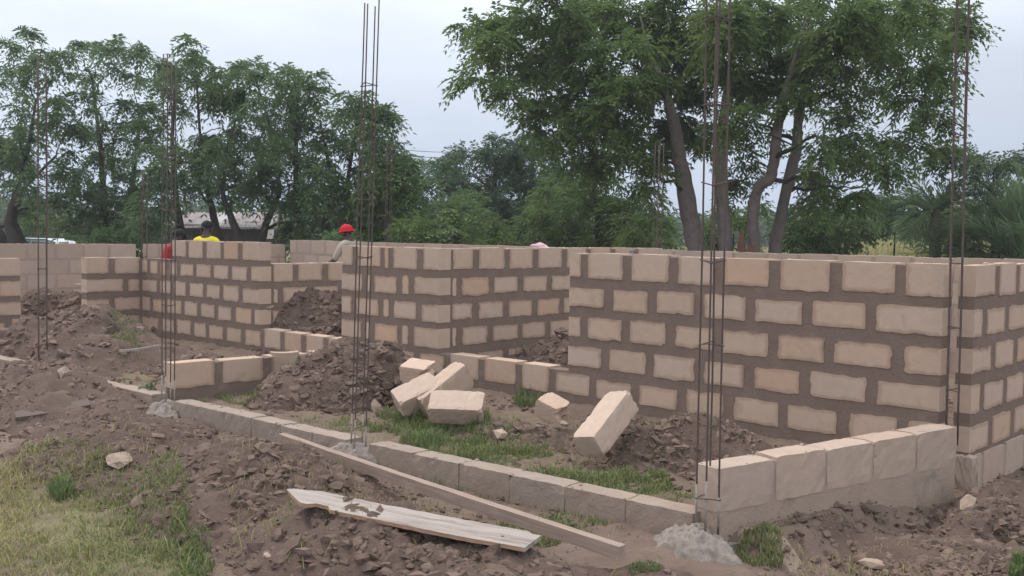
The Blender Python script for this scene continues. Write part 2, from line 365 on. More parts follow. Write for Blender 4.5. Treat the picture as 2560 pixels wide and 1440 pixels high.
def wall(name, label, a, b, T, segs, mortar, bmat, mboxes, cat='wall', hj=.064, vj=.042, jit=.005, rad=.022, group=None, zrow=PITCHZ, proud=.0035, rough=0, chip=.008, sills=()):
    """a, b: plan points of the seen face's left and right end; segs: (row z0, [x joints], left open, right open, top open)"""
    d = Vector((b.x-a.x, b.y-a.y, 0)); rz = math.atan2(d.y, d.x)
    root = empty(name, (a.x, a.y, 0), rz, label, cat, group); root['kind'] = 'thing'
    V, Fc = boxes(mboxes); obj('mortar', pymesh('mortar', V, Fc), mortar, root)
    for z0, xsj, lo, ro, to in segs:
        for i in range(len(xsj)-1):
            x0, x1 = xsj[i], xsj[i+1]
            if x1-x0 < .05: continue
            xm = (x0+x1)/2; tp = to or any(a_ < xm < b_ for a_, b_ in sills if z0 == 0)
            l_o = lo and i == 0; r_o = ro and i == len(xsj)-2
            v_ = min(vj, (x1-x0)*.28)
            bx0 = x0-.003 if l_o else x0+v_*rb.uniform(.8, 1.2); bx1 = x1+.003 if r_o else x1-v_*rb.uniform(.8, 1.2)
            bz0 = z0+hj*rb.uniform(.55, .85); bz1 = z0+zrow+(.004+rb.uniform(-.003, .008) if tp else -hj*rb.uniform(.35, .7))
            if rough:
                dz = rb.uniform(-.012, .010)*rough; dy = rb.uniform(-.004, .004)*rough
                obj('block', rough_block(bx0, bx1, -.004+dy, T+.004+dy, bz0, bz1+dz, rb.randint(0, 9999), .0028, chip), bmat, root); continue
            obj('block', block_mesh(bx0, bx1, bz0, bz1, T, l_o, r_o, tp, False, jit, rad, proud), M['block_tan'] if bmat is M['block'] and rb.random() < .14 else bmat, root)
    return root
def rough_block(x0, x1, y0, y1, z0, z1, seed, amp=.003, chip=.02, cuts=(9, 3, 5), name='block'):
    """box with worn faces: fine unevenness, chipped arrises and corners"""
    V, Fc, ids = [], [], {}
    nx_, ny_, nz_ = cuts; rr = np.random.RandomState(seed)
    def vid(i, j, k):
        if (i, j, k) not in ids: ids[(i, j, k)] = len(V); V.append((x0+(x1-x0)*i/nx_, y0+(y1-y0)*j/ny_, z0+(z1-z0)*k/nz_))
        return ids[(i, j, k)]
    for i in range(nx_):
        for k in range(nz_):
            Fc.append((vid(i, 0, k), vid(i+1, 0, k), vid(i+1, 0, k+1), vid(i, 0, k+1))); Fc.append((vid(i, ny_, k), vid(i, ny_, k+1), vid(i+1, ny_, k+1), vid(i+1, ny_, k)))
        for j in range(ny_):
            Fc.append((vid(i, j, 0), vid(i, j+1, 0), vid(i+1, j+1, 0), vid(i+1, j, 0))); Fc.append((vid(i, j, nz_), vid(i+1, j, nz_), vid(i+1, j+1, nz_), vid(i, j+1, nz_)))
    for j in range(ny_):
        for k in range(nz_):
            Fc.append((vid(0, j, k), vid(0, j, k+1), vid(0, j+1, k+1), vid(0, j+1, k))); Fc.append((vid(nx_, j, k), vid(nx_, j+1, k), vid(nx_, j+1, k+1), vid(nx_, j, k+1)))
    A = np.array(V); c = np.array([(x0+x1)/2, (y0+y1)/2, (z0+z1)/2]); h = np.array([(x1-x0)/2, (y1-y0)/2, (z1-z0)/2])
    on = (np.abs(np.abs(A-c)-h) < 1e-6); ne = on.sum(1)
    n = fbm(A[:, 0]*22+seed*3.7, A[:, 1]*22+A[:, 2]*19, seed % 50, 3)
    A = A+np.where(on, np.sign(A-c), 0)*(n*amp*2.2)[:, None]+rr.normal(0, amp*.35, A.shape)
    big = (rr.uniform(0, 1, len(A)) < .22)
    k = np.where(ne == 2, chip*(.12+.5*big*rr.uniform(0, 1, len(A))), np.where(ne == 3, chip*rr.uniform(.3, 1.1, len(A)), 0))
    A = A-np.where(on, np.sign(A-c), 0)*k[:, None]*.7
    return pymesh(name, A, Fc)
def regular(x0, x1, pitch, off):
    r_ = [x0]; x = x0+off
    while x < x1-.1: r_.append(x+rb.uniform(-.012, .012)); x += pitch
    r_.append(x1); return r_
T = .15
# -- front wall
S0 = s_of(355)
def sx(L_): return [S0-s_of(p) for p in L_]
FA = P0+AD*S0; FB = P0.copy()
e_l, e_m0, e_m1, e_r0, e_r1 = sx([648, 855, 1096, 1425, 2360])
x_t0 = sx([431])[0]
rows = {
 0: [355,398,437,480,518,561,608,656,706,760,817,875,930,985,1044,1120,1208,1301,1386,1488,1592,1710,1830,1968,2120,2270,2360],
 (1,'l'): [355,377,414,456,496,539,583,633,648], (2,'l'): [355,396,431,469,511,554,601,648], (3,'l'): [355,371,398,420,446,486,530,575,622,648], (4,'l'): [431,468,511,555,600,648],
 (1,'m'): [855,910,932,1000,1029,1096], (2,'m'): [855,885,954,979,1048,1096], (3,'m'): [855,910,930,997,1029,1096], (4,'m'): [855,889,957,977,1050,1096],
 (1,'r'): [1425,1516,1628,1755,1878,2023,2188,2360], (2,'r'): [1425,1462,1567,1679,1798,1936,2080,2250,2360], (3,'r'): [1425,1523,1632,1748,1880,2020,2182,2360], (4,'r'): [1425,1461,1567,1682,1800,1937,2088,2252,2360]}
segs = []
j0 = sx(rows[0])
segs.append((0, j0, True, True, False))
for k in (1, 2, 3, 4):
    segs.append((k*PITCHZ, sx(rows[(k,'l')]), True, True, k == 4)); segs.append((k*PITCHZ, sx(rows[(k,'m')]), True, True, k == 4)); segs.append((k*PITCHZ, sx(rows[(k,'r')]), True, True, k == 4))
tz = 5*PITCHZ
front = wall('block_wall', 'long unfinished front block wall with two window openings behind the yard', FA, FB, T, segs, M['mortar'], M['block'],
     [(0, e_r1, 0, T, -.4, PITCHZ-.007), (0, e_l, 0, T, PITCHZ-.007, 4*PITCHZ-.002), (x_t0, e_l, 0, T, 4*PITCHZ-.002, tz-.006), (e_m0, e_m1, 0, T, PITCHZ-.007, tz-.006), (e_r0, e_r1, 0, T, PITCHZ-.007, tz-.006)], sills=((e_l, e_m0), (e_m1, e_r0)))
# -- cross walls running back from the openings
def cross(label, s_loc, ulen, nrow, offs):
    p = FA-AD*s_loc+BD*(T+.001); q = p+BD*ulen
    sg = [(k*PITCHZ, regular(0, ulen, .445, (.13, .35)[(k+offs) % 2]), False, True, k == nrow-1) for k in range(nrow)]
    return wall('block_wall', label, p, q, T, sg, M['mortar'], M['block'], [(0, ulen, 0, T, -.4, nrow*PITCHZ-.006)])
cross('low four course inner block wall seen through the left window opening', e_l-.012, 3.55, 4, 0)
cross('inner block wall with dark joints running back behind the right window opening', e_m1-.012, 3.55, 5, 1)
# -- left projecting wall (spur, doorway, left piece)
def u_on(px, s_loc):   # distance along -B from the front wall plane at column px
    O = FA-AD*s_loc; return s_of(px, O, -BD)
ps = 0.0
O = FA+AD*ps
u215, u48 = u_on(215, 0), u_on(48, 0)
Lsp = u48+2.2
pa = O-BD*Lsp; pb = O-BD*.002
x48, x215 = Lsp-u48, Lsp-u215
rspan = lambda a, b, st: [a]+[a+i for i in st if a+i < b-.08]+[b]
sg = [(0, regular(0, Lsp-.002, .44, .3), False, False, False)]
for k in (1, 2, 3):
    sg.append((k*PITCHZ, regular(0, x48, .44, (.15, .37)[k % 2]), False, True, k == 3))
    sg.append((k*PITCHZ, rspan(x215, Lsp-.002, [.33] if k % 2 else [.52]), True, False, k == 3))
wall('block_wall', 'four course block wall with a doorway gap at the left edge', pa, pb, T, sg, M['mortar'], M['block'],
     [(0, Lsp-.002, 0, T, -.4, PITCHZ-.007), (0, x48, 0, T, PITCHZ-.007, 4*PITCHZ-.006), (x215, Lsp-.002, 0, T, PITCHZ-.007, 4*PITCHZ-.006)], sills=((x48, x215),))
# -- rear walls (smooth pointed)
RC = at_Y(712, 613, 19.3); RC.z = 0
ra = RC-BD*6.3
gap = 2.45
Lr = 6.3
ztl = 1.41-.30
rowz = .237
def rear_rows(L_, lo, ro, a0=0.0):
    return [(k*rowz-.08, regular(a0, L_, .445, (.2, .42)[k % 2]), lo, ro, k == 4) for k in range(5)]
xg = s_of(338, ra, BD); xg2 = s_of(368, ra, BD)
sg = [(z, [q for q in js], a, b, t) for z, js, a, b, t in rear_rows(xg, False, True)]+rear_rows(Lr, True, True, xg2)
wall('block_wall', 'smooth pointed pale rear block wall at the far left', ra, RC, T, sg, M['mortar_far'], M['block_far'],
     [(0, xg, 0, T, -.6, 5*rowz-.086), (xg2, Lr, 0, T, -.6, 5*rowz-.086)], hj=.032, vj=.022, jit=.005, rad=.012, proud=.0012, zrow=rowz)
re = RC-AD*15.2
sg = [(k*.255-.08, regular(.02, 15.2, .445, (.2, .42)[k % 2]), True, False, k == 4) for k in range(5)]
wall('block_wall', 'long pale rear block wall running from the red capped person to the right edge', RC-AD*.16, re-AD*.16, T, sg, M['mortar_far'], M['block_far'],
     [(0.02, 15.2, 0, T, -.6, 5*.255-.086)], hj=.032, vj=.024, jit=.005, rad=.012, proud=.0012, zrow=.255)
# -- outer right wall
oa = at_Y(2432, 860, 6.42); oa.z = 0; ob = oa+BD*4.0; TO = .10
sg = [(k*PITCHZ, regular(0, 4.0, .445, (.40, .20)[k % 2]), True, False, k == 4) for k in range(5)]
wall('block_wall', 'outer block wall with dark joints at the right edge beyond the corner steel', oa, ob, TO, sg, M['mortar'], M['block'], [(0, 4.0, 0, TO, 0, tz-.006)])
sg = [(-.245, regular(0, 4.0, .445, .22), True, False, True)]
wall('plinth_wall', 'pale plinth course under the outer wall at the right edge', oa-AD*.012+BD*.0, ob-AD*.012, TO+.02, sg, M['mortar_pale'], M['block_pale'], [(0, 4.0, 0, TO+.02, -.6, -.005)], hj=.03, vj=.025, jit=.005, rad=.015, proud=.0015)
# -- low yard walls
la = CORNER_R+Vector((.012, .03, 0)); lb_ = LOW_END.copy(); lb_.z = 0
ll = (Vector((lb_.x, lb_.y, 0))-la).length
wj = [0, .47, .47*2, .47*3, .47*4]; wj = [q*ll/(.47*5) for q in wj]+[ll]
wall('low_wall', 'single course pale grey block wall closing the yard on the right', la, lb_, T, [(0, wj, True, True, True)], M['mortar_pale'], M['block_pale'],
     [(0.003, ll-.003, 0, T, -.35, PITCHZ-.008)], hj=.035, vj=.010, rough=.55, chip=.008)
lc = at_z(432, 985, 0); ld = lc+(FA-AD*(S0-s_of(985))-lc)*.97
l2 = (ld-lc).length
wall('low_wall', 'single course tan block wall with dark joints at the left end of the yard', lc, ld, T, [(0, regular(0, l2, .46, .42), True, False, True)], M['mortar'], M['block'],
     [(0.003, l2, 0, T, -.3, PITCHZ-.008)])
# -- porch foundation beams
def beam(label, a, b, n):   # blocks bedded nearly tight, tops uneven
    d = Vector((b.x-a.x, b.y-a.y, 0)); Lb = d.length; js = [i*Lb/n for i in range(n+1)]
    root = wall('foundation_beam', label, a, b, .14, [(-.245, js, True, True, True)], M['mortar_pale'], M['beam'], [(0.004, Lb-.004, 0.002, .138, -.45, -.012)], hj=.012, vj=.002, rough=.3, chip=.006)
    return root
bm_ = CAGE_M; 
beam('grey foundation beam between the middle steel cage and the corner footing', CAGE_M+(CORNER_R-CAGE_M)*.045, CORNER_R+(CAGE_M-CORNER_R)*.05, 6)
beam('grey foundation beam between the small leafy weed and the middle steel cage', CORNER_L+(CAGE_M-CORNER_L)*.05, CAGE_M+(CORNER_L-CAGE_M)*.05, 6)
fl = at_z(-120, 872, 0); beam('half buried foundation beam at the left edge under the soil', fl, CORNER_L+(fl-CORNER_L)*.05, 7)
# footing slab strip under the right low wall
V, Fc = boxes([(-.05, ll*.5, -.05, T+.05, -.5, -.13)])
fs = tag(obj('footing_slab', pymesh('footing_slab', V, Fc), M['concrete']), 'buff concrete footing strip under the near end of the pale low wall', 'footing')
fs.location = (la.x, la.y, 0); fs.rotation_euler = (0, 0, math.atan2(lb_.y-la.y, lb_.x-la.x))

# ------------------------------------------------------------------ rough lumps
def ico(sub):
    bm = bmesh.new(); bmesh.ops.create_icosphere(bm, subdivisions=sub, radius=1)
    V = np.array([v.co[:] for v in bm.verts]); Fc = np.array([[v.index for v in f.verts] for f in bm.faces]); bm.free(); return V, Fc
ICO1, ICO2, ICO3, ICO4, ICO5 = ico(1), ico(2), ico(3), ico(4), ico(5)
def lump(name, base, scale, seed, rough=.25, sub=3, flat=True):
    V, Fc = {1: ICO1, 2: ICO2, 3: ICO3, 4: ICO4, 5: ICO5}[sub]
    n = fbm(V[:, 0]*1.7+seed*3.1, V[:, 1]*1.7+V[:, 2]*2.3, seed, 3)+fbm(V[:, 2]*2.1+seed, V[:, 0]*2.7+9, seed+5, 3)
    W = V*(1+rough*n[:, None]*2)
    rg_ = np.random.RandomState(seed)
    if sub < 3: W = W*rg_.uniform(.72, 1.25, (len(V), 1))
    for _ in range(7 if sub > 2 else 16):
        d = rg_.normal(size=3); d /= np.linalg.norm(d); k = rg_.uniform(.55, .85) if sub > 2 else rg_.uniform(.40, .78); s = W@d; W = W-np.outer(np.maximum(s-k, 0), d)*.85
    if sub >= 4: W = W*(1+(np.abs(fbm(V[:, 0]*3+seed, V[:, 1]*3+V[:, 2]*4, seed+2, 3))*-.4+fbm(V[:, 2]*8, V[:, 0]*8+V[:, 1]*6, seed+8, 3)*.12)[:, None])
    return npmesh(name, W*np.array(scale), Fc, not flat)
for p, (ra_, rb_), hh_, zb, pw_, lab in ((at_z(1742, 1330, -.05)+Vector((0.0, .05, 0)), (.25, .20), .165, -.215, .6, 'rough grey concrete footing lump at the near corner steel cage'),
                    (CAGE_M+Vector((-.01, .02, 0)), (.25, .14), .105, -.12, .9, 'rough grey concrete footing lump at the middle steel cage'),
                    (CORNER_L+Vector((-.01, .02, 0)), (.25, .15), .095, -.12, .9, 'rough grey concrete footing lump at the left yard corner')):
    nr_, ns_ = 40, 110; rr = np.linspace(0, 1, nr_)[:, None]; th = np.linspace(0, 2*np.pi, ns_, endpoint=False)[None]; sd_ = int(abs(p.x)*37)
    k = 1+.16*np.sin(2*th+sd_)+.10*np.sin(5*th+sd_*2)+.06*np.sin(9*th)
    x = ra_*rr*np.cos(th)*k; y = rb_*rr*np.sin(th)*k
    z = hh_*np.clip(1-rr**2.6, 0, 1)**pw_*(1+.35*fbm(x*7+sd_, y*7, sd_, 3))+fbm(x*14+3, y*14, sd_+2, 4)*.075*(1-rr**6)+(np.abs(fbm(x*22, y*22, sd_+5, 3))-.08)*-.13*(1-rr**8)-.03*(rr > .97)
    wob = 1+.10*fbm(th*6+z*20, z*22+sd_, sd_, 3)*(rr > .5); x = x*wob; y = y*wob
    V = np.stack([x.ravel(), y.ravel(), z.ravel()], 1); ii = np.arange(nr_*ns_).reshape(nr_, ns_)
    Q = np.stack([ii[:-1].ravel(), ii[1:].ravel(), np.roll(ii, -1, 1)[1:].ravel(), np.roll(ii, -1, 1)[:-1].ravel()], 1)
    o = obj('concrete_footing', npmesh('concrete_footing', V, Q, True), M['concrete']); o.location = (p.x, p.y, zb); o.rotation_euler = (0, 0, math.atan2(AD.y, AD.x)); tag(o, lab, 'footing', 'concrete footings of the yard columns')
o = None
# ------------------------------------------------------------------ soil heaps
def clods(P, S, seed, tone=0., sub_split=.05, flatten=.75):
    """many rough lumps merged into one mesh: P (n,3), S (n,)"""
    rg_ = np.random.RandomState(seed); VV, FF, TT = [], [], []; off = 0
    for base, mask in ((ICO2, S > .040), (ICO1, S <= .040)):
        idx = np.where(mask)[0]
        if not len(idx): continue
        V, Fc = base
        var = []
        for k in range(10):
            n = fbm(V[:, 0]*1.6+k*5, V[:, 1]*1.6+V[:, 2]*1.9, k+seed, 2)
            W = V*(1+1.0*n[:, None])
            W = W*rg_.uniform(.72, 1.3, (len(V), 1))*(1 if len(V) > 20 else rg_.uniform(.7, 1.4, (len(V), 1)))
            for _ in range(9 if len(V) > 20 else 4):
                d = rg_.normal(size=3); d /= np.linalg.norm(d); kk = rg_.uniform(.32, .75); s = W@d; W = W-np.outer(np.maximum(s-kk, 0), d)*.9
            var.append(W)
        var = np.array(var); pick = rg_.randint(0, 10, len(idx))
        W = var[pick]*(rg_.uniform(.65, 1.35, (len(idx), 1, 3)))
        q = rg_.normal(size=(len(idx), 4)); q /= np.linalg.norm(q, axis=1)[:, None]; a, b, c, d = q.T
        Rm = np.stack([np.stack([1-2*(c*c+d*d), 2*(b*c-a*d), 2*(b*d+a*c)], 1), np.stack([2*(b*c+a*d), 1-2*(b*b+d*d), 2*(c*d-a*b)], 1), np.stack([2*(b*d-a*c), 2*(c*d+a*b), 1-2*(b*b+c*c)], 1)], 1)
        W = np.einsum('nij,nkj->nki', Rm, W); W[:, :, 2] *= flatten
        W = W*S[idx][:, None, None]+P[idx][:, None, :]
        VV.append(W.reshape(-1, 3)); nv = len(V)
        FF.append((Fc[None]+(np.arange(len(idx))*nv)[:, None, None]+off).reshape(-1, 3)); off += len(idx)*nv
        tn = np.clip(rg_.beta(1.6, 2.2, len(idx))+tone, 0, 1); TT.append(np.repeat(tn, nv))
    return npmesh('clod', np.concatenate(VV), [np.concatenate(FF)], False, np.concatenate(TT))
for i, H in enumerate(HEAPS):
    nr, ns = (64, 170) if H['y'] < 8 else (44, 110)
    rr = np.linspace(0, 1.12, nr)[:, None]; th = np.linspace(0, 2*np.pi, ns, endpoint=False)[None]
    k = 1+.22*np.sin(2*th+H['x'])+.12*np.sin(5*th+H['y']*3)
    a = rr*np.cos(th)*H['ra']*k; b = rr*np.sin(th)*H['rb']*k; c, s = math.cos(H['ang']), math.sin(H['ang'])
    x = H['x']+a*c-b*s; y = H['y']+a*s+b*c
    z, r = heap_prof(H, x, y)
    z = base_h(x, y)+z-.03-.12*np.clip(rr-.93, 0, 1)*5+fbm(x*8, y*8, i, 3)*.06*H['big']*(1-.4*rr)+(np.abs(fbm(x*17, y*17, i+4, 3))-.1)*-.10*H['big']*(1-.3*rr)
    V = np.stack([x.ravel()-H['x'], y.ravel()-H['y'], z.ravel()], 1); ii = np.arange(nr*ns).reshape(nr, ns)
    Q = np.stack([ii[:-1].ravel(), ii[1:].ravel(), np.roll(ii, -1, 1)[1:].ravel(), np.roll(ii, -1, 1)[:-1].ravel()], 1)
    o = obj('soil_heap', npmesh('soil_heap', V, Q, True), M['stone'] if H['key'] == 's' else M['soil']); o.location = (H['x'], H['y'], 0)
    tag(o, H['label'], 'soil heap', 'heaps of dug soil')
    rg_ = np.random.RandomState(i+40); n = int(H['clods']*2.3)
    rr = np.sqrt(rg_.uniform(0, 1.15, n)); th = rg_.uniform(0, 2*np.pi, n); k = 1+.22*np.sin(2*th+H['x'])+.12*np.sin(5*th+H['y']*3)
    a = rr*np.cos(th)*H['ra']*k; b = rr*np.sin(th)*H['rb']*k; x = H['x']+a*c-b*s; y = H['y']+a*s+b*c
    z, r = heap_prof(H, x, y); z = base_h(x, y)+np.where(rr < 1, z-.03, 0)
    S = (.009+.050*rg_.uniform(0, 1, n)**4.2)*H['big']; z = z-S*.38
    cl = obj('clod', clods(np.stack([x-H['x'], y-H['y'], z], 1), S, i, H['tone']), M['clod'], o); tag(cl, kind='stuff')
# loose clods and gravel scattered over the open ground
rg_ = np.random.RandomState(5); n = 26000
x = rg_.uniform(-7, 4, n); y = rg_.uniform(4.1, 13, n); keep = np.abs(x) < y*.56; x, y = x[keep], y[keep]
u, v = uv(x, y); du = u-beam_u(v); keep = (vnoise(x*1.5, y*1.5, 4) > .22) & ~((x < -1.3) & (y < 6)) & ((u < -.05) | (u > .3))
x, y = x[keep], y[keep]
S = .006+.028*rg_.uniform(0, 1, len(x))**5
tag(obj('loose_clods', clods(np.stack([x, y, base_h(x, y)+.010-S*.3], 1), S, 77, .1), M['clod']), 'loose clods and gravel scattered over the bare ground', 'gravel', kind='stuff')

# crumbs and squeezed out dabs of mortar left on the tops of walls and beams
for o in [q for q in sc.objects if q.name.split('.')[0] in ('block_wall', 'low_wall', 'foundation_beam')]:
    bl = [c for c in o.children if c.name.startswith('block')]; rg_ = np.random.RandomState(len(bl)+int(abs(o.location.x)*31) % 500); PP, SS = [], []
    zt = max(v[2] for c in bl for v in c.bound_box)
    for c in bl:
        bb = np.array(c.bound_box); z1 = bb[:, 2].max()
        if z1 < zt-.05: continue
        for _ in range(5 if o.name.startswith('block') else 11):
            t = rg_.uniform(0, 1) if rg_.uniform() < .5 else rg_.choice([0., 1.])+rg_.normal(0, .05); ya, yb = bb[:, 1].min()+.015, bb[:, 1].max()-.015
            yy = rg_.choice([ya, yb, rg_.uniform(ya, yb)]); PP.append((bb[:, 0].min()+t*(bb[:, 0].max()-bb[:, 0].min()), yy, z1-.003)); SS.append(.004+.016*rg_.uniform()**3)
    ml = M['mortar_far'] if bl[0].data.materials[0] is M['block_far'] else M['beam'] if o.name.startswith('foundation') else M['block_pale']
    tag(obj('mortar_crumb', clods(np.array(PP), np.array(SS), len(bl), .5, flatten=.5), ml, o), kind='stuff')

# ------------------------------------------------------------------ stones
for k, (px, py, s_, lab) in enumerate(((300, 1150, (.15, .10, .026), 'flat sandy yellow stone on the left soil heap'), (2420, 1268, (.085, .06, .055), 'pale sandy stone on the bare ground at the right'),
        (2395, 1195, (.10, .07, .05), 'flat buff concrete scrap at the foot of the wall corner'), (2460, 1190, (.09, .06, .035), 'small buff scrap right of the wall corner foot'),
        (1858, 1098, (.075, .055, .05), 'broken yellowish block piece on the fine soil heap'), (1815, 1085, (.05, .045, .045), 'smaller broken block piece beside the yellowish one'),
        (160, 938, (.08, .07, .05), 'grey stone on the crest of the left rubble heap'), (1410, 1062, (.07, .035, .02), 'white chip of stone among the fallen blocks'),
        (940, 1030, (.06, .05, .07), 'grey stone left of the fallen blocks in the grass'),
        (1255, 1095, (.07, .05, .05), 'tan stone in the soil below the fallen blocks'), (670, 1392, (.03, .02, .012), 'small pale chip at the foot of the nearest heap'),
        (2190, 1415, (.09, .05, .03), 'tan flat stone at the bottom right'), (470, 838, (.16, .10, .10), 'large tan broken block on the rubble heap by the front wall'))):
    p = on_ground(px, py); o = obj('stone', lump('stone', None, [q*1.35 for q in s_], 20+k, .5, 1 if max(s_) < .12 else 2), M['stone']); o.location = p+Vector((0, 0, s_[2]*.35)); o.rotation_euler = (0, rb.uniform(-.2, .2), rb.uniform(0, 6)); tag(o, lab, 'stone', 'loose stones and scraps')
bm = bmesh.new(); bmesh.ops.create_cube(bm, size=1); bmesh.ops.subdivide_edges(bm, edges=bm.edges[:], cuts=6, use_grid_fill=True)
for v in bm.verts:
    v.co = Vector((v.co.x*.10*(1.25 if v.co.z < -.25 else 1), v.co.y*.12*(1.2 if v.co.z < -.3 else 1), v.co.z*.36))+Vector((rb.gauss(0, .004), rb.gauss(0, .004), rb.gauss(0, .004)))
me = bpy.data.meshes.new('concrete_stub'); bm.to_mesh(me); bm.free(); o = obj('concrete_stub', me, M['block_pale']); q = at_Y(2413, 1160, 6.40); q.z = -.155; o.location = q; o.rotation_euler = (0, 0, math.atan2(BD.y, BD.x))
tag(o, 'rough concrete stub at the foot of the gap between the front and outer walls', 'footing')

# ------------------------------------------------------------------ fallen blocks
def loose_block(px, py, Y, dims, eul, label, lift=0, broken=0):
    d = [q/2 for q in dims]; me = rough_block(-d[0], d[0], -d[1], d[1], -d[2], d[2], int(px), .0022, .019, (14, 7, 6), 'loose_block')
    if broken:
        for v in me.vertices:
            if v.co.x > d[0]*.3: v.co.x -= broken*1.3*(.55+.45*math.sin(v.co.y*33+px)*math.cos(v.co.z*27)+.3*math.sin(v.co.z*70))*((v.co.x-d[0]*.3)/(d[0]*.7))
    o = obj('loose_block', me, M['block_loose']); o.location = at_Y(px, py, Y)+Vector((0, 0, lift)); o.rotation_euler = eul
    return tag(o, label, 'block', 'fallen blocks in the yard')
def axes_euler(ax, az):
    x = Vector(ax).normalized(); z = Vector(az); z = (z-x*z.dot(x)).normalized(); y = z.cross(x)
    return Matrix((x, y, z)).transposed().to_euler()
# long block leaning on the fine soil heap
loose_block(1515, 1058, 6.42, (.48, .185, .16), axes_euler((.46, .60, .44), (-.42, -.22, .85)), 'long whole block leaning tilted on the fine soil heap')
loose_block(1143, 1018, 7.35, (.40, .20, .15), axes_euler((.95, -.12, .0), (.0, -.55, .8)), 'wide fallen block lying tilted nearest the grass, lowest of the pile')
loose_block(1108, 975, 7.75, (.46, .15, .20), axes_euler((.55, .35, .42), (-.45, -.45, .7)), 'fallen block propped up diagonally at the top of the pile')
loose_block(1045, 985, 7.72, (.36, .20, .15), axes_euler((.65, .25, .30), (-.35, -.6, .75)), 'fallen slab tilted on the left of the block pile', broken=.04)
loose_block(1048, 930, 8.3, (.26, .20, .15), axes_euler((.85, -.4, -.05), (.05, -.30, .9)), 'half block behind the pile next to the cloddy soil heap', broken=.05)
loose_block(1383, 1024, 7.5, (.22, .18, .15), axes_euler((.75, -.5, -.3), (.2, -.35, .75)), 'broken half block lying alone in front of the right window opening', broken=.05)

# ------------------------------------------------------------------ boards
def plank(name, a, b, wdt, th, mt, label, ragged=0, seed=1, roll=0., edge=None, cat='board'):
    a, b = Vector(a), Vector(b); d = b-a; Lp = d.length; x = d.normalized(); y = Vector((0, 0, 1)).cross(x).normalized(); z = x.cross(y)
    y, z = y*math.cos(roll)+z*math.sin(roll), z*math.cos(roll)-y*math.sin(roll)
    n = 40; rr = np.random.RandomState(seed); V, Fc = [], []
    for i in range(n+1):
        t = i/n; yl, yr = -wdt/2, wdt/2
        if ragged:
            q = fbm(np.array([t*9]), np.array([3.3]), seed, 4)[0]; q2 = fbm(np.array([t*7]), np.array([7.7]), seed+3, 4)[0]
            yl += ragged*(q*.5+.12); yr += ragged*(q2*.5-.12)
            k = min(1, t/.12); yl = yl*(.25+.75*k)+.25*wdt*(1-k); yr = yr*(.45+.55*k)+.0*(1-k)
            if .17 < t < .24: yl += .035
            if t > .96: yr -= .02
        sag = -.008*math.sin(math.pi*t)
        for yy, zz in ((yl, 0), (yr, 0), (yr, th), (yl, th)):
            V.append(Vector((t*Lp-Lp/2+(rr.uniform(-.008, .008) if i in (0, n) else 0), yy+rr.uniform(-.0015, .0015), zz+sag+rr.uniform(-.001, .001))))
    for i in range(n):
        for k in range(4): Fc.append((i*4+k, i*4+(k+1) % 4, i*4+4+(k+1) % 4, i*4+4+k))
    Fc += [(3, 2, 1, 0), (n*4, n*4+1, n*4+2, n*4+3)]
    c = (a+b)/2
    me = pymesh(name, V, Fc)
    o = obj(name, me, mt); o.location = c; o.rotation_euler = Matrix((x, y, z)).transposed().to_euler()
    if edge:
        me.materials.append(edge)
        for p in me.polygons:
            if p.index < n*4 and p.index % 4 in (1, 3): p.material_index = 1
    return tag(o, label, cat)
pa_ = at_z(704, 1106, -.01); pb_ = at_z(1556, 1398, -.055)
plank('plank', pa_, pb_, .05, .062, M['wood'], 'long narrow brown timber lying beside the foundation beam')
wa = at_z(708, 1236, .11); wb = at_z(1334, 1362, .035)
# rest the board on the heap: tilt and lift it until only a few clods touch it
for _ in range(60):
    T_ = np.linspace(.04, .96, 24); X_ = wa.x+(wb.x-wa.x)*T_; Y_ = wa.y+(wb.y-wa.y)*T_; Zb = wa.z+(wb.z-wa.z)*T_
    ov = ground_h(X_, Y_)-.022-Zb; k_ = int(np.argmax(ov))
    if ov[k_] < 0: break
    wa.z += .006*(1-T_[k_])+.001; wb.z += .006*T_[k_]+.001
plank('board', wa, wb, .205, .019, M['wood_grey'], 'ragged whitish weathered board on the nearest soil heap', ragged=.05, seed=4, edge=M['wood_edge'], roll=.06)
plank('board', on_ground(40, 1048)+Vector((0, 0, .012)), on_ground(225, 1018)+Vector((0, 0, .02)), .13, .03, M['wood_dark'], 'short dark board half buried in the left soil heap', seed=9, roll=.25)
plank('stick', at_Y(300, 880, 9.75), at_Y(398, 866, 9.9), .025, .02, M['wood_grey'], 'thin pale stick lying by the left stretch of front wall', seed=12, cat='stick')
plank('board', at_Y(676, 888, 9.0), at_Y(746, 886, 9.1), .10, .03, M['block_pale'], 'short pale scrap lying on the tan low wall', seed=13)
plank('board', at_Y(668, 772, 11.8), at_Y(700, 750, 12.1), .07, .02, M['wood_grey'], 'pale scrap board leaning at the left window jamb', seed=14)
plank('board', at_Y(192, 713, 13.6), at_Y(216, 712, 13.6), .12, .02, M['wood_grey'], 'pale board end poking out by the doorway jamb', seed=15)

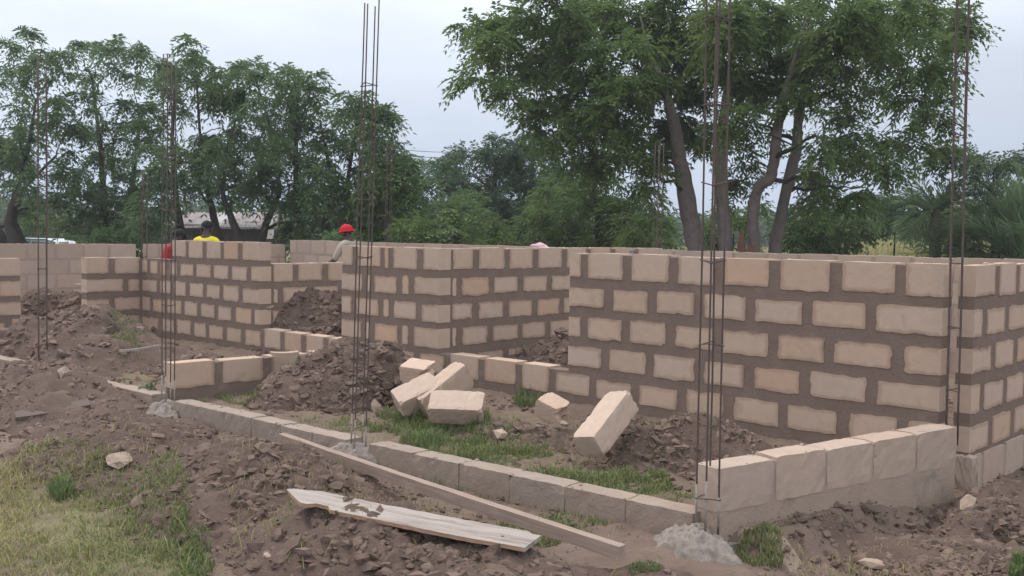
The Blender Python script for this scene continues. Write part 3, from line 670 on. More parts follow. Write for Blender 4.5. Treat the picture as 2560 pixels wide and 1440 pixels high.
# ------------------------------------------------------------------ steel cages
def cage(base, top, size, rot, nst, label, r=.0065, first=.1, step=.42, splash=True, rods=4, jit=.006, zs=None):
    base, top = Vector(base), Vector(top); Lc = (top-base).length; ax = (top-base)/Lc
    root = empty('rebar_cage', base, 0, label, 'steel cage', 'steel column cages')
    rr = random.Random(int(base.x*1000)); cs = []
    for k in range(4):
        t = rot+math.pi/4+k*math.pi/2; cs.append(Vector((math.cos(t), math.sin(t), 0))*size*.7071)
    loc = lambda k, z, s=1.0: ax*z+cs[k]*s
    for k in range(rods):
        pts = []; w0, w1 = rr.uniform(-jit, jit), rr.uniform(-jit, jit)
        for i in range(9):
            z = -.12+(Lc+.12+rr.uniform(-.05, .05)*(i == 8))*i/8; pts.append(loc(k, z)+Vector((w0*math.sin(i*.9+k), w1*math.sin(i*.7+k*2), 0))*min(1, i/4))
        V, Fc = tube(pts, [r]*9, 6); obj('rod', pymesh('rod', V, Fc, True), M['rust'], root)
        if splash:
            V, Fc = tube([loc(k, -.05), loc(k, rr.uniform(.1, .2))], [r*1.25]*2, 6); obj('cement_splash', pymesh('cement_splash', V, Fc, True), M['splash'], root)
    for i in range(len(zs) if zs else nst):
        z = zs[i] if zs else first+i*step*rr.uniform(.92, 1.08)
        if z > Lc-.05: break
        tl = rr.uniform(-.012, .012)
        P = [loc(k, z+tl*(1 if k % 2 else -1), 1.16) for k in (0, 1, 2, 3, 0)]
        P.append(P[0]+(P[2]-P[0])*.2)
        V, Fc = join([tube(P[j:j+2], [r*.62]*2, 5) for j in range(5)])
        obj('stirrup', pymesh('stirrup', V, Fc), M['rust'], root)
    return root
cb = at_z(1770, 1296, 0); ct = at_Y(1800, -180, cb.y+.03)
cage(cb+Vector((0, .02, 0)), ct, .078, .45, 7, 'tall steel rod cage at the near right yard corner', zs=[.10, .87, 1.28, 1.66, 2.05, 2.46, 2.85], r=.005)
cb = CAGE_M+Vector((0.004, .03, 0)); ct = at_Y(929, 5, cb.y+.05)
cage(cb, ct, .076, .45, 7, 'tall steel rod cage at the middle of the yard edge', zs=[.11, .84, 1.23, 1.61, 2.36], r=.0052)
cb = CORNER_L+Vector((0, .05, 0)); ct = at_Y(424, 150, cb.y+.1)
cage(cb, ct, .075, .75, 7, 'steel rod cage at the left yard corner', zs=[.42, .77, 1.14, 1.55, 2.0], r=.0052)
cb = at_z(107, 905, 0); ct = at_Y(105, 140, cb.y+.1)
cage(cb, ct, .078, .5, 7, 'leftmost steel rod cage on the half buried beam', first=.1, step=.43, r=.0056, splash=False)
cb = at_z(2380, 1062, .245); ct = at_Y(2412, -150, cb.y)
cage(cb, ct, .066, -.43, 7, 'steel rod cage in the gap between the front and outer walls', zs=[.22, .61, 1.01, 1.39, 1.80, 2.18], r=.0062, splash=False)
for px, top, Y, lab, n in ((357, 430, 17.3, 'far thin steel cage in the gap of the smooth rear wall', 5), (968, 355, 17.3, 'far thin steel cage right of the red capped person', 6), (1643, 355, 13.6, 'far thin steel cage behind the rear wall under the big tree', 6)):
    b_ = at_Y(px, 640, Y); b_.z = -.1; t_ = at_Y(px+6, top, Y)
    cage(b_, t_, .08, .5, n, lab, r=.0055, first=1.0, step=.43, splash=False)

# ------------------------------------------------------------------ foliage
def unit(v): return v/np.maximum(np.linalg.norm(v, axis=-1, keepdims=True), 1e-9)
def sprays(B, D, Ln, pairs, ll_, lw, droop, seed, tint):
    """pinnate leaves: stalk from B along D, leaflets in pairs hanging from it"""
    rg_ = np.random.RandomState(seed); n = len(B); D = unit(D)
    side = unit(np.cross(D, np.array([0, 0, 1.])+rg_.normal(0, .25, (n, 3)))); nrm = np.cross(side, D)
    VV, TT = [], []
    for i in range(pairs):
        t = (i+.6)/pairs; pos = B+D*(Ln*t)[:, None]; pos[:, 2] -= droop*Ln*t*t
        for sg_ in (-1, 1):
            ld = unit(side*sg_*(1-.25*t)+D*(.45+.5*t)+np.array([0, 0, -.35])+rg_.normal(0, .22, (n, 3)))
            le = (ll_*rg_.uniform(.75, 1.2, n)*(1-.35*abs(t-.5)))[:, None]; pw = unit(np.cross(ld, nrm+rg_.normal(0, .45, (n, 3))))*(lw*.5)
            mid = pos+ld*le*.45; tip = pos+ld*le; tip[:, 2] -= le[:, 0]*.15
            VV.append(np.stack([pos, mid+pw, tip, mid-pw], 1)); TT.append(tint)
    V = np.concatenate(VV).reshape(-1, 3); Tn = np.repeat(np.concatenate(TT), 4)
    return V, Tn
def crown_points(blobs, Y, depth, seed, dens, subr):
    """blobs (px,py,rpx[,tone]) -> sub-clump centres"""
    rg_ = np.random.RandomState(seed); C, Bc = [], []
    for q in blobs:
        dY = rg_.uniform(-1, 1)*depth if len(q) < 5 else q[4]
        Yb = Y+dY; p = np.array(at_Y(q[0], q[1], Yb)[:]); r = q[2]*Yb/F; tone = q[3] if len(q) > 3 and q[3] is not None else 0
        Bc.append((p, r))
        k = max(2, int((dens(q[0], q[1]) if callable(dens) else dens)*(r/.5)**2.1))
        d = unit(rg_.normal(size=(k, 3))); rad = r*rg_.uniform(.25, 1, k)**.5
        for a, b in zip(d, rad): C.append((p+a*b*np.array([1, 1, .9]), tone, p))
    return C, Bc
def make_crown(C, per, spread, L0, pairs, ll_, lw, droop, seed, tone_noise=.25):
    rg_ = np.random.RandomState(seed+1); P = np.array([c[0] for c in C]); Tn = np.array([c[1] for c in C]); O = np.array([c[2] for c in C])
    n = len(P); idx = np.repeat(np.arange(n), per); m_ = len(idx)
    d = unit(rg_.normal(size=(m_, 3))*np.array([1, 1, .55])+unit(P-O+1e-6)[idx]*.45)
    B = P[idx]+d*spread*.25*rg_.uniform(0, 1, (m_, 1)); d[:, 2] -= .12
    ctone = rg_.uniform(-.5, .5, n)*tone_noise*2
    t = np.clip(.32+Tn[idx]+ctone[idx]+rg_.normal(0, .13, m_), 0, 1)
    return sprays(B, d, L0*rg_.uniform(.7, 1.25, m_), pairs, ll_, lw, droop, seed+2, t)
def branch_to(a, b, r0_, r1_, rr, bend=.12, n=5):
    a, b = Vector(a), Vector(b); d = b-a; Lb = d.length
    pts = [a]; 
    for i in range(1, n):
        t = i/n; pts.append(a+d*t+Vector((rr.uniform(-1, 1), rr.uniform(-1, 1), rr.uniform(-.3, 1)))*Lb*bend*math.sin(math.pi*t)*.6)
    pts.append(b); return tube(pts, [r0_+(r1_-r0_)*i/n for i in range(n+1)], 5, False)
def tree(name, label, cat, group, Y, trunks, blobs, mat_leaf, mat_bark, seed, depth=1.5, dens=5, subr=.35, per=14, spread=.5, L0=.3, pairs=5, ll_=.085, lw=.026, droop=.45, twigs=True, tone_noise=.25, limb_mat=None):
    """trunks: lists of (px, py, r) at distance Y, from the ground up"""
    base = at_Y(trunks[0][0][0], 700, Y); zg = float(base_h(np.array([base.x]), np.array([Y]))[0]); base.z = zg
    root = empty(name, base, 0, label, cat, group); rr = random.Random(seed); nodes = []; bv = Vector(base)
    for k, tr in enumerate(trunks):
        if mat_bark is M['bark_dark']: tr = [(a_, b_, c_*(.8 if b_ > 540 else .62)) for a_, b_, c_ in tr]
        p0 = at_Y(tr[0][0], tr[0][1], Y); p0.z = zg-.15
        dy = 0 if k == 0 else rr.uniform(-.5, .5); pts = [p0+Vector((0, dy, 0))]; rad = [tr[0][2]*1.35]
        for i, (px, py, r_) in enumerate(tr):
            p = at_Y(px, py, Y+dy*(1+.3*i)); 
            if p.z > zg+.25: pts.append(p); rad.append(r_)
        # resample for a knotty outline
        PP, RR = [], []
        for i in range(len(pts)-1):
            for j in range(4):
                t = j/4; PP.append(pts[i].lerp(pts[i+1], t)+Vector((rr.uniform(-1, 1), rr.uniform(-1, 1), 0))*rad[i]*.10); RR.append((rad[i]+(rad[i+1]-rad[i])*t)*rr.uniform(.93, 1.08))
        PP.append(pts[-1]); RR.append(rad[-1])
        V, Fc = tube([p-bv for p in PP], RR, 10); obj('trunk', pymesh('trunk', V, Fc, True), mat_bark, root)
        nodes += [(p, r_) for p, r_ in zip(PP[len(PP)//3:], RR[len(PP)//3:])]
    C, Bc = crown_points(blobs, Y, depth, seed, dens, subr)
    if twigs:
        parts = []
        tn = list(nodes); order = sorted(Bc, key=lambda t_: min((q_[0]-Vector(t_[0])).length for q_ in nodes))
        for p, r in order:
            pv = Vector(p); q, r_ = min(tn, key=lambda t_: (t_[0]-pv).length+max(0, t_[0].z-pv.z+.35*(t_[0].xy-pv.xy).length)*1.3+(0 if t_[1] > .02 else .35))
            r1_ = min(r_*.55, .05); e1_ = max(.010, r1_*.45)
            v_, f_ = branch_to(q-bv, pv-bv, r1_, e1_, rr, .16); parts.append((v_, f_))
            for i_ in (2, 3, 4, 5):
                c_ = sum((v_[i_*5+j_] for j_ in range(5)), Vector())/5+bv; tn.append((c_, r1_+(e1_-r1_)*i_/5))
        for c in C:
            if rr.random() < .5: parts.append(branch_to(Vector(c[2])-bv, Vector(c[0])-bv, .013, .004, rr, .15, 3))
        V, Fc = join(parts); tag(obj('limb', pymesh('limb', V, Fc, True), limb_mat or mat_bark, root), kind='stuff')
    V, Tn = make_crown(C, per, spread, L0, pairs, ll_, lw, droop, seed, tone_noise)
    Q = np.arange(len(V)).reshape(-1, 4)
    obj('crown', npmesh('crown', V-np.array(bv[:]), Q, False, Tn), mat_leaf, root)
    return root
# the big many stemmed tree behind the front wall
big_tr = [[(1765, 800, .22), (1740, 620, .21), (1718, 500, .20), (1702, 420, .18), (1690, 330, .14), (1660, 220, .09), (1620, 110, .045), (1600, 40, .015)],
          [(1815, 800, .17), (1815, 620, .16), (1805, 480, .15), (1800, 400, .14), (1815, 250, .10), (1835, 110, .05), (1850, 20, .015)],
          [(1882, 800, .16), (1886, 640, .14), (1881, 545, .13), (1890, 485, .12), (1900, 462, .12), (1926, 448, .12), (1936, 395, .11), (1950, 280, .10), (1966, 225, .08), (1995, 120, .04), (2015, 50, .015)],
          [(1925, 800, .17), (1938, 610, .14), (1966, 480, .13), (1990, 380, .12), (1998, 270, .10), (2035, 150, .045), (2065, 70, .015)]]
big_tr = [[(x_, y_, r_*.86) for x_, y_, r_ in t_] for t_ in big_tr]
big_bl = [(1185, 75, 42), (1245, 110, 50), (1290, 40, 60), (1200, 140, 30), (1190, 195, 26), (1245, 205, 32), (1300, 180, 48), (1285, 255, 34), (1330, 265, 36), (1375, 235, 45), (1360, 120, 60), (1380, 20, 65),
          (1345, 320, 26), (1385, 330, 34), (1430, 300, 45), (1430, 370, 45), (1470, 240, 60), (1470, 140, 65), (1480, 30, 70), (1460, 420, 40), (1520, 350, 50), (1560, 270, 65), (1580, 160, 75, .12), (1600, 40, 80, .15), (1560, 400, 36), (1620, 370, 40),
          (1680, 260, 70), (1700, 120, 80, .1), (1720, 20, 80, .1), (1660, 400, 25), (1620, 440, 25), (1780, 200, 75), (1810, 80, 80), (1760, 320, 45), (1840, 300, 45), (1850, 400, 30), (1860, 450, 22), (1900, 180, 70), (1920, 60, 75), (1900, 310, 36),
          (2000, 60, 70), (2020, 170, 60), (1990, 260, 40), (2090, 40, 75), (2100, 130, 60), (2080, 230, 52), (2160, 200, 48), (2140, 290, 34), (2180, 60, 75), (2210, 140, 50), (2240, 200, 44), (2270, 255, 30), (2280, 60, 70), (2300, 140, 40), (2370, 60, 55), (2350, 140, 40), (2380, 180, 32), (2440, 45, 28), (2330, 265, 28), (2350, 285, 20),
          (2060, 300, 30), (2040, 340, 45), (2060, 400, 52), (2110, 390, 45), (2130, 330, 34), (2150, 430, 38), (2190, 350, 40), (2230, 320, 36), (2270, 360, 34), (2320, 385, 30), (2370, 370, 24), (2195, 410, 34), (2040, 470, 30), (2100, 470, 34), (2170, 470, 28), (2000, 440, 25), (2235, 400, 28)]
tree('tree', 'large many stemmed green tree standing behind the building on the right', 'tree', 'trees behind the building', 20, big_tr, big_bl, M['leaf_neem'], M['bark'], 3, limb_mat=M['bark_dark'], depth=1.9, dens=lambda x, y: 11*(.46 if x > 1960 and y > 190 else .7 if x < 1320 else 1), per=20, L0=.40, pairs=6, ll_=.14, lw=.046, droop=.55, spread=.6)
# upper canopy above the frame
# left group of trees
def fill(x0, x1, y0, y1, n, r0_, r1_, seed, tone=0):
    rr = random.Random(seed); return [(rr.uniform(x0, x1), rr.uniform(y0, y1), rr.uniform(r0_, r1_), tone) for _ in range(n)]
LD = lambda x, y: 1.3+4.2*min(1, max(0, (y-190)/240))
LT = dict(mat_bark=M['bark_dark'], group='trees behind the building', cat='tree', per=15, L0=.46, pairs=6, ll_=.17, lw=.05, droop=.85, spread=.18)
tree('tree', 'leftmost tall tree with a thick dark leaning trunk forking low', trunks=[[(10, 800, .34), (12, 640, .30), (-20, 560, .22), (-60, 440, .12), (-60, 300, .07)], [(40, 800, .3), (42, 620, .26), (22, 560, .15), (40, 480, .12), (70, 380, .08), (90, 250, .05)], [(52, 800, .2), (58, 610, .13), (30, 548, .12), (60, 470, .08), (140, 390, .05)]],
     blobs=[(30, 120, 34), (75, 105, 30), (110, 125, 30), (25, 180, 50), (85, 185, 50), (140, 175, 40), (30, 260, 55), (110, 260, 60), (20, 350, 60), (90, 350, 60), (165, 330, 50), (30, 430, 45), (110, 440, 50), (-40, 200, 80), (-60, 350, 90), (160, 240, 40), (170, 430, 40), (140, 500, 40, -.1), (95, 520, 28)], Y=27, mat_leaf=M['leaf_dark'], seed=21, depth=1.8, dens=LD, **LT)
tree('tree', 'tall airy tree second from the left with pale drooping leaf tufts', trunks=[[(262, 800, .2), (262, 620, .18), (258, 480, .14), (250, 350, .09), (230, 200, .05)], [(330, 800, .17), (325, 600, .15), (330, 480, .1), (350, 300, .06)]],
     blobs=[(175, 130, 28), (205, 130, 24), (250, 115, 26), (290, 120, 32), (325, 110, 30), (365, 125, 22), (225, 180, 40), (285, 180, 45), (345, 185, 36), (210, 250, 45), (275, 260, 55), (340, 260, 50), (220, 330, 45), (290, 340, 55), (350, 345, 50), (250, 420, 60, -.1), (330, 430, 60, -.1), (220, 500, 55, -.15), (290, 510, 60, -.2), (350, 520, 50, -.2), (180, 560, 24, -.1), (250, 570, 34, -.1)], Y=28, mat_leaf=M['leaf_dark'], seed=22, depth=1.8, dens=LD, **LT)
tree('tree', 'tall dark green tree with pointed tufted top left of the middle steel cage', trunks=[[(470, 800, .2), (462, 640, .17), (440, 500, .12), (430, 350, .08), (440, 200, .05)], [(560, 800, .17), (548, 600, .14), (520, 480, .10), (500, 340, .06), (490, 180, .04)]],
     blobs=[(415, 145, 24), (425, 170, 26), (485, 118, 24), (490, 150, 34), (455, 180, 32), (520, 165, 28), (540, 190, 28), (470, 225, 44), (420, 235, 34), (520, 235, 40), (550, 250, 28), (430, 300, 50, .15), (490, 310, 50, .2), (545, 320, 40), (400, 380, 50, .1), (470, 380, 55, .3), (540, 400, 50), (420, 440, 50, -.1), (490, 425, 36), (385, 520, 45, -.2), (405, 490, 34, -.2), (540, 430, 28)], Y=26, mat_leaf=M['leaf_dark'], seed=23, depth=1.6, dens=LD, **LT)
tree('tree', 'open crowned tree with forked dark limbs crossing in front of the tin roofed shed', trunks=[[(618, 800, .18), (612, 640, .16), (590, 575, .13), (560, 500, .10), (545, 430, .06), (590, 300, .04)], [(650, 800, .16), (648, 620, .13), (665, 560, .11), (700, 480, .09), (680, 330, .06), (640, 200, .04)]],
     blobs=[(600, 160, 20), (640, 160, 20), (620, 185, 18), (590, 215, 22), (645, 195, 18), (560, 260, 20), (610, 250, 20), (650, 250, 22), (585, 310, 28), (640, 320, 36), (570, 360, 40), (625, 390, 50), (560, 430, 40), (620, 450, 45), (680, 420, 50), (585, 475, 20), (640, 470, 22), (690, 350, 34), (660, 290, 24), (700, 490, 36), (745, 550, 40)], Y=25, mat_leaf=M['leaf_dark'], seed=24, depth=1.5, dens=LD, **LT)
tree('tree', 'bushy topped tree just left of the middle steel cage', trunks=[[(745, 800, .2), (748, 600, .16), (740, 480, .12), (740, 350, .08), (745, 200, .04)], [(812, 800, .14), (808, 600, .11), (830, 460, .07), (800, 300, .04)]],
     blobs=[(745, 170, 18), (725, 190, 24), (775, 190, 22), (760, 215, 36), (710, 235, 30), (800, 235, 28), (745, 270, 45), (800, 290, 40), (700, 300, 40), (760, 340, 55), (820, 350, 36), (720, 380, 50), (790, 400, 55), (840, 410, 36), (740, 450, 55), (810, 470, 60, .1), (760, 530, 55, -.1), (830, 540, 50, -.1), (735, 575, 24, -.1), (790, 580, 36, -.1), (845, 585, 30, -.1)], Y=24.5, mat_leaf=M['leaf_dark'], seed=25, depth=1.6, dens=LD, **LT)
tree('tree', 'slender tree with sparse tufts directly behind the middle steel cage', trunks=[[(880, 800, .14), (878, 600, .12), (865, 480, .09), (880, 380, .06), (900, 250, .035)], [(930, 800, .11), (930, 600, .09), (945, 470, .05)]],
     blobs=[(890, 240, 16), (865, 260, 18), (905, 270, 20), (930, 275, 24), (960, 285, 24), (985, 292, 14), (880, 300, 26), (925, 315, 24), (890, 345, 28), (945, 360, 24), (865, 385, 28), (920, 400, 34), (960, 400, 20), (985, 370, 14), (1010, 385, 16), (1030, 400, 14), (1000, 415, 20), (880, 440, 40), (935, 450, 45), (900, 500, 50), (890, 560, 40), (870, 600, 28)], Y=24, mat_leaf=M['leaf_dark'], seed=26, depth=1.2, dens=LD, **LT)
MT = dict(mat_bark=M['bark_dark'], cat='tree', group='trees behind the building', L0=.42, pairs=5, ll_=.16, lw=.048, droop=.5, spread=.6, per=20)
tree('tree', 'bright green rounded tree right of the middle steel cage', trunks=[[(960, 800, .14), (958, 620, .12), (960, 520, .08), (965, 440, .05)]],
     blobs=[(965, 440, 40, .2), (1010, 450, 40, .1), (930, 480, 45, .1), (985, 500, 55, .1), (1040, 480, 36), (950, 550, 50, -.1), (1010, 560, 45, -.1), (1060, 470, 28), (970, 600, 40, -.2)], Y=23, mat_leaf=M['leaf_bright'], seed=31, depth=1.2, dens=6.2, **MT)
tree('tree', 'broad bluish dark tree in the middle distance left of the big tree', trunks=[[(1240, 800, .25), (1240, 620, .2), (1235, 500, .15), (1240, 400, .09)], [(1330, 800, .2), (1335, 600, .16), (1345, 480, .1)]],
     blobs=[(1090, 425, 34), (1130, 405, 34), (1175, 390, 36), (1215, 380, 36), (1260, 370, 34), (1300, 365, 34), (1340, 370, 40), (1120, 450, 40), (1180, 440, 45), (1240, 430, 50), (1300, 420, 50), (1360, 420, 45), (1400, 400, 36), (1140, 510, 50), (1210, 500, 55), (1280, 490, 55), (1350, 490, 55), (1410, 470, 45), (1080, 480, 36), (1100, 560, 45), (1180, 570, 50), (1260, 570, 50), (1340, 570, 50)], Y=31, mat_leaf=M['leaf_blue'], seed=32, depth=2, dens=6.2, **MT)
tree('tree', 'dense green tree filling the gap under the left side of the big tree crown', trunks=[[(1500, 800, .2), (1500, 620, .17), (1495, 520, .12), (1480, 440, .07)], [(1580, 800, .14), (1582, 600, .11), (1570, 500, .07)]],
     blobs=[(1400, 480, 40), (1450, 450, 45, .1), (1510, 440, 45), (1560, 470, 40), (1420, 540, 50), (1480, 520, 55), (1550, 530, 50), (1610, 500, 40), (1640, 540, 36), (1600, 570, 45), (1420, 600, 45), (1490, 590, 50), (1560, 605, 45), (1660, 590, 36), (1380, 560, 40), (1640, 610, 30)], Y=25, mat_leaf=M['leaf_neem'], seed=33, depth=1.5, dens=6.2, **MT)
def bush(label, Y, x0, x1, y0, y1, n, mt, seed, r0_=22, r1_=42, tone=0, cat='bush', **kw):
    a = dict(mat_bark=M['bark_dark'], cat=cat, group='bushes behind the building', L0=.32, pairs=4, ll_=.13, lw=.045, droop=.35, spread=.5, per=20, dens=6, depth=.9, twigs=False); a.update(kw)
    c = (x0+x1)/2; return tree('bush', label, trunks=[[(c, 800, .05), (c, 660, .04), (c+4, (y0+y1)/2, .025)]], blobs=fill(x0, x1, y0, y1, n, r0_, r1_, seed, tone), Y=Y, mat_leaf=mt, seed=seed, **a)
bush('bright young neem bush above the wall between the far cage and the pink cloth', 21, 1090, 1165, 545, 640, 9, M['leaf_bright'], 41, tone=.25)
bush('small green bush right of the red capped person', 21.5, 1010, 1060, 570, 640, 6, M['leaf_neem'], 42, tone=.2)
bush('dark green bush behind the wall top under the bluish tree', 24, 1180, 1290, 555, 650, 10, M['leaf_neem'], 43)
bush('dark green bush left of the big tree trunks', 22, 1560, 1680, 560, 660, 9, M['leaf_neem'], 44)
bush('dark green bush between the big tree trunks', 24, 1760, 1900, 520, 650, 12, M['leaf_neem'], 45, tone=.1)
bush('bright green bush right of the big tree trunks', 23, 1970, 2090, 530, 640, 18, M['leaf_bright'], 46, tone=.0)
bush('rounded mid green bush in front of the dry grass at the right', 24, 2050, 2175, 505, 615, 18, M['leaf_bright'], 47, tone=-.1)
bush('grey green bush left of the small palm', 27, 2170, 2300, 505, 565, 14, M['leaf_blue'], 48, tone=.1)
bush('dark green thicket closing the view behind the small palm', 29, 2280, 2420, 515, 585, 14, M['leaf_neem'], 57, tone=-.1)
bush('broad green thicket behind the far cage in the middle distance', 27, 1040, 1200, 500, 620, 18, M['leaf_dark'], 58, tone=.05)
bush('green thicket between the bluish tree and the big tree', 27, 1300, 1460, 500, 620, 18, M['leaf_neem'], 59, tone=-.1)
bush('low dark bush behind the red capped person', 19.8, 838, 868, 588, 640, 6, M['leaf_dark'], 49, r0_=14, r1_=24)
bush('pale green shrub behind the parked car', 38, 60, 150, 525, 590, 8, M['leaf_bright'], 50, r0_=16, r1_=30, tone=.3)
bush('light green shrub by the post at the far left', 30, 190, 245, 565, 610, 5, M['leaf_bright'], 51, r0_=12, r1_=22, tone=.2)
bush('tall pale leafed bush rising behind the reed palm at the right edge', 21, 2400, 2560, 390, 480, 12, M['leaf_pale'], 52, r0_=16, r1_=32, tone=-.1, dens=2.0, twigs=True)
bush('dark undergrowth bush below the reed palm at the right edge', 20.5, 2400, 2590, 560, 660, 10, M['leaf_palm'], 53, tone=-.1)
bush('dark green bush under the second tree from the left', 25, 235, 350, 540, 620, 9, M['leaf_dark'], 54, r0_=20, r1_=34)
# distant wood: one mass nobody could count
P, Tn = [], []
rg_ = np.random.RandomState(70)
for _ in range(1500):
    x = rg_.uniform(-75, 75); y = rg_.uniform(78, 110); hh = 1.6+2.0*vnoise(x*.09, y*.05, 8)+1.2*vnoise(x*.35, 1, 3)
    P.append((x, y, -.4+hh*rg_.uniform(0, 1)**.7)); Tn.append(rg_.uniform(-.2, .3))
C = [(np.array(p), t, np.array((p[0], p[1], 1.))) for p, t in zip(P, Tn)]
V, Tt = make_crown(C, 12, 1.6, 1.3, 3, .7, .32, .3, 71)
tag(obj('distant_wood', npmesh('distant_wood', V, np.arange(len(V)).reshape(-1, 4), False, Tt), M['leaf_blue']), 'far off wood along the horizon', 'wood', kind='stuff')
# broken stump between the big tree's stems
base = at_Y(1884, 700, 19.2); base.z = -.3
SV, SF = [], []; zs_ = np.linspace(-.1, 1, 14)
for i, t in enumerate(zs_):
    for k in range(18):
        th = k/18*6.2832; top = 1.42+.30*math.exp(-((th-2.9)/.8)**2)+.12*math.sin(3*th)+.10*rb.uniform(-1, 1)*(i > 10)-.35*max(0, math.cos(th))
        z = t*top; r_ = (.30-.10*max(t, 0)+.03*math.sin(4*th+1)+.02*math.sin(7*th+z*3))*(1+.03*rb.uniform(-1, 1)); SV.append(Vector((r_*math.cos(th)-.05*z, r_*math.sin(th), z)))
for i in range(13):
    for k in range(18): SF.append((i*18+k, i*18+(k+1) % 18, (i+1)*18+(k+1) % 18, (i+1)*18+k))
SV.append(Vector((-.07, 0, 1.1)))
for k in range(18): SF.append((13*18+k, 13*18+(k+1) % 18, len(SV)-1))
V, Fc = SV, SF
o = obj('tree_stump', pymesh('tree_stump', V, Fc), M['stump']); o.location = base; tag(o, 'reddish broken tree stump between the stems of the big tree', 'stump')
# palms
def frond(base, az, el, Lf, n, lw, ll_, droop, rr, parent, bv, mt, name='frond', narrow=.5):
    pts = []; d = Vector((math.sin(az)*math.cos(el), math.cos(az)*math.cos(el), math.sin(el)))
    for i in range(9):
        t = i/8; pts.append(Vector(base)+d*Lf*t-Vector((0, 0, droop*Lf*t*t)))
    V, Fc = tube([p-bv for p in pts], [.018*(1-.8*i/8) for i in range(9)], 4, False)
    for k in range(n):
        t = .12+.88*k/n; q = t*8; i = min(int(q), 7); p = pts[i].lerp(pts[i+1], q-i); td = (pts[i+1]-pts[i]).normalized()
        side = td.cross(Vector((0, 0, 1))).normalized()
        for s in (-1, 1):
            ld = (side*s*narrow+td*.75+Vector((rr.uniform(-.15, .15), rr.uniform(-.15, .15), rr.uniform(-.1, .35)))).normalized()
            le = ll_*math.sin(math.pi*(.15+.8*t))*rr.uniform(.8, 1.15); w_ = ld.cross(Vector((rr.uniform(-.6, .6), rr.uniform(-.6, .6), 1))).normalized()*lw*.5
            j = len(V); V += [p-bv, p+ld*le*.5+w_-bv, p+ld*le-Vector((0, 0, le*.12))-bv, p+ld*le*.5-w_-bv]; Fc.append((j, j+1, j+2, j+3))
    return obj(name, pymesh(name, V, Fc), mt, parent)
def palm(label, px, Y, h, nf, Lf, ll_, seed, mt, el=(0.2, 1.3), az=(0, 6.28), lw=.03, n=26, droop=(.2, .5), narrow=.5, tr=.16):
    rr = random.Random(seed); b = at_Y(px, 640, Y); b.z = -.35; root = empty('palm', b, 0, label, 'palm', 'palms at the right'); bv = Vector(b)
    V, Fc = tube([(0, 0, -.1), (0.02, 0, h*.5), (0, 0, h)], [tr*1.1, tr, tr*.85], 9); obj('trunk', pymesh('trunk', V, Fc, True), M['bark'], root)
    for k in range(nf):
        frond(bv+Vector((rr.uniform(-.08, .08), rr.uniform(-.08, .08), h+rr.uniform(-.15, .05))), rr.uniform(*az), rr.uniform(*el), Lf*rr.uniform(.75, 1.15), n, lw, ll_, rr.uniform(*droop), rr, root, bv, mt, narrow=narrow)
    return root
palm('small dark feather palm left of the corner steel cage', 2335, 21.5, 2.35, 30, 1.15, .5, 5, M['leaf_palm'], el=(-.5, 1.4), lw=.035, n=18, tr=.13)
palm('big reed like palm with long drooping strands at the right edge', 2545, 20, 1.2, 60, 2.4, .95, 6, M['leaf_palm'], el=(.3, 1.5), lw=.026, n=24, droop=(.2, .55), narrow=.3, tr=.25)
palm('half dead low palm with hanging fronds in front of the dry grass', 2380, 19.5, .9, 16, 1.3, .42, 8, M['leaf_dark'], el=(-.4, .5), lw=.035, n=18, droop=(.3, .7))

# ------------------------------------------------------------------ grass
def blades(P, Hh, wd, seed, tint, lean=.5):
    rg_ = np.random.RandomState(seed); n = len(P); a = rg_.uniform(0, 6.283, n); d = np.stack([np.cos(a), np.sin(a), np.zeros(n)], 1); s = np.stack([-np.sin(a), np.cos(a), np.zeros(n)], 1)*wd[:, None]*.5
    l1 = Hh*lean*rg_.uniform(.1, .6, n); l2 = l1*2.6
    m1 = P+d*l1[:, None]+np.array([0, 0, 1.])*(Hh*.6)[:, None]; tp = P+d*l2[:, None]+np.array([0, 0, 1.])*(Hh*rg_.uniform(.75, 1, n))[:, None]
    V = np.stack([P-s, P+s, m1+s*.8, m1-s*.8, tp+s*.12, tp-s*.12], 1).reshape(-1, 3); b = (np.arange(n)*6)[:, None]
    Q = np.concatenate([b+np.array([[0, 1, 2, 3]]), b+np.array([[3, 2, 4, 5]])]); return npmesh('grass', V, Q, False, np.repeat(tint, 6))
def patch(px, py, rx, ry, n, h, label, mt='grass_green', seed=0, wd=.006, tt=(.2, .3), name='grass_patch', clump=2.0, lean=.5):
    rg_ = np.random.RandomState(seed+200); th = rg_.uniform(0, 6.283, n*3); r = np.sqrt(rg_.uniform(0, 1, n*3)); qx = px+rx*r*np.cos(th); qy = py+ry*r*np.sin(th)
    pts = np.array([at_z(a, b, -.08)[:] for a, b in zip(qx, qy)]); k = vnoise(pts[:, 0]*5*clump, pts[:, 1]*5*clump, seed) > .12+.6*r*r
    pts = pts[k][:n]; pts[:, 2] = ground_h(pts[:, 0], pts[:, 1])-.005
    nn = len(pts); hh = h*(.35+1.1*rg_.uniform(0, 1, nn)**1.8)*(.5+vnoise(pts[:, 0]*7, pts[:, 1]*7, seed+9)); t = np.clip(tt[0]+rg_.normal(0, tt[1], nn)+.5*(vnoise(pts[:, 0]*2, pts[:, 1]*2, seed+3)-.5), 0, 1)
    o = obj(name, blades(pts, hh, np.full(nn, wd), seed, t, lean), M[mt]); return tag(o, label, 'grass', kind='stuff')
patch(1085, 1075, 170, 60, 6500, .085, 'lush green grass growing in front of the fallen blocks', seed=1)
patch(1180, 1135, 210, 40, 4500, .05, 'short grass along the middle of the foundation beam', seed=2, tt=(.4, .3))
patch(1490, 1225, 220, 45, 5200, .05, 'short grass inside the near corner of the yard', seed=3, tt=(.45, .3))
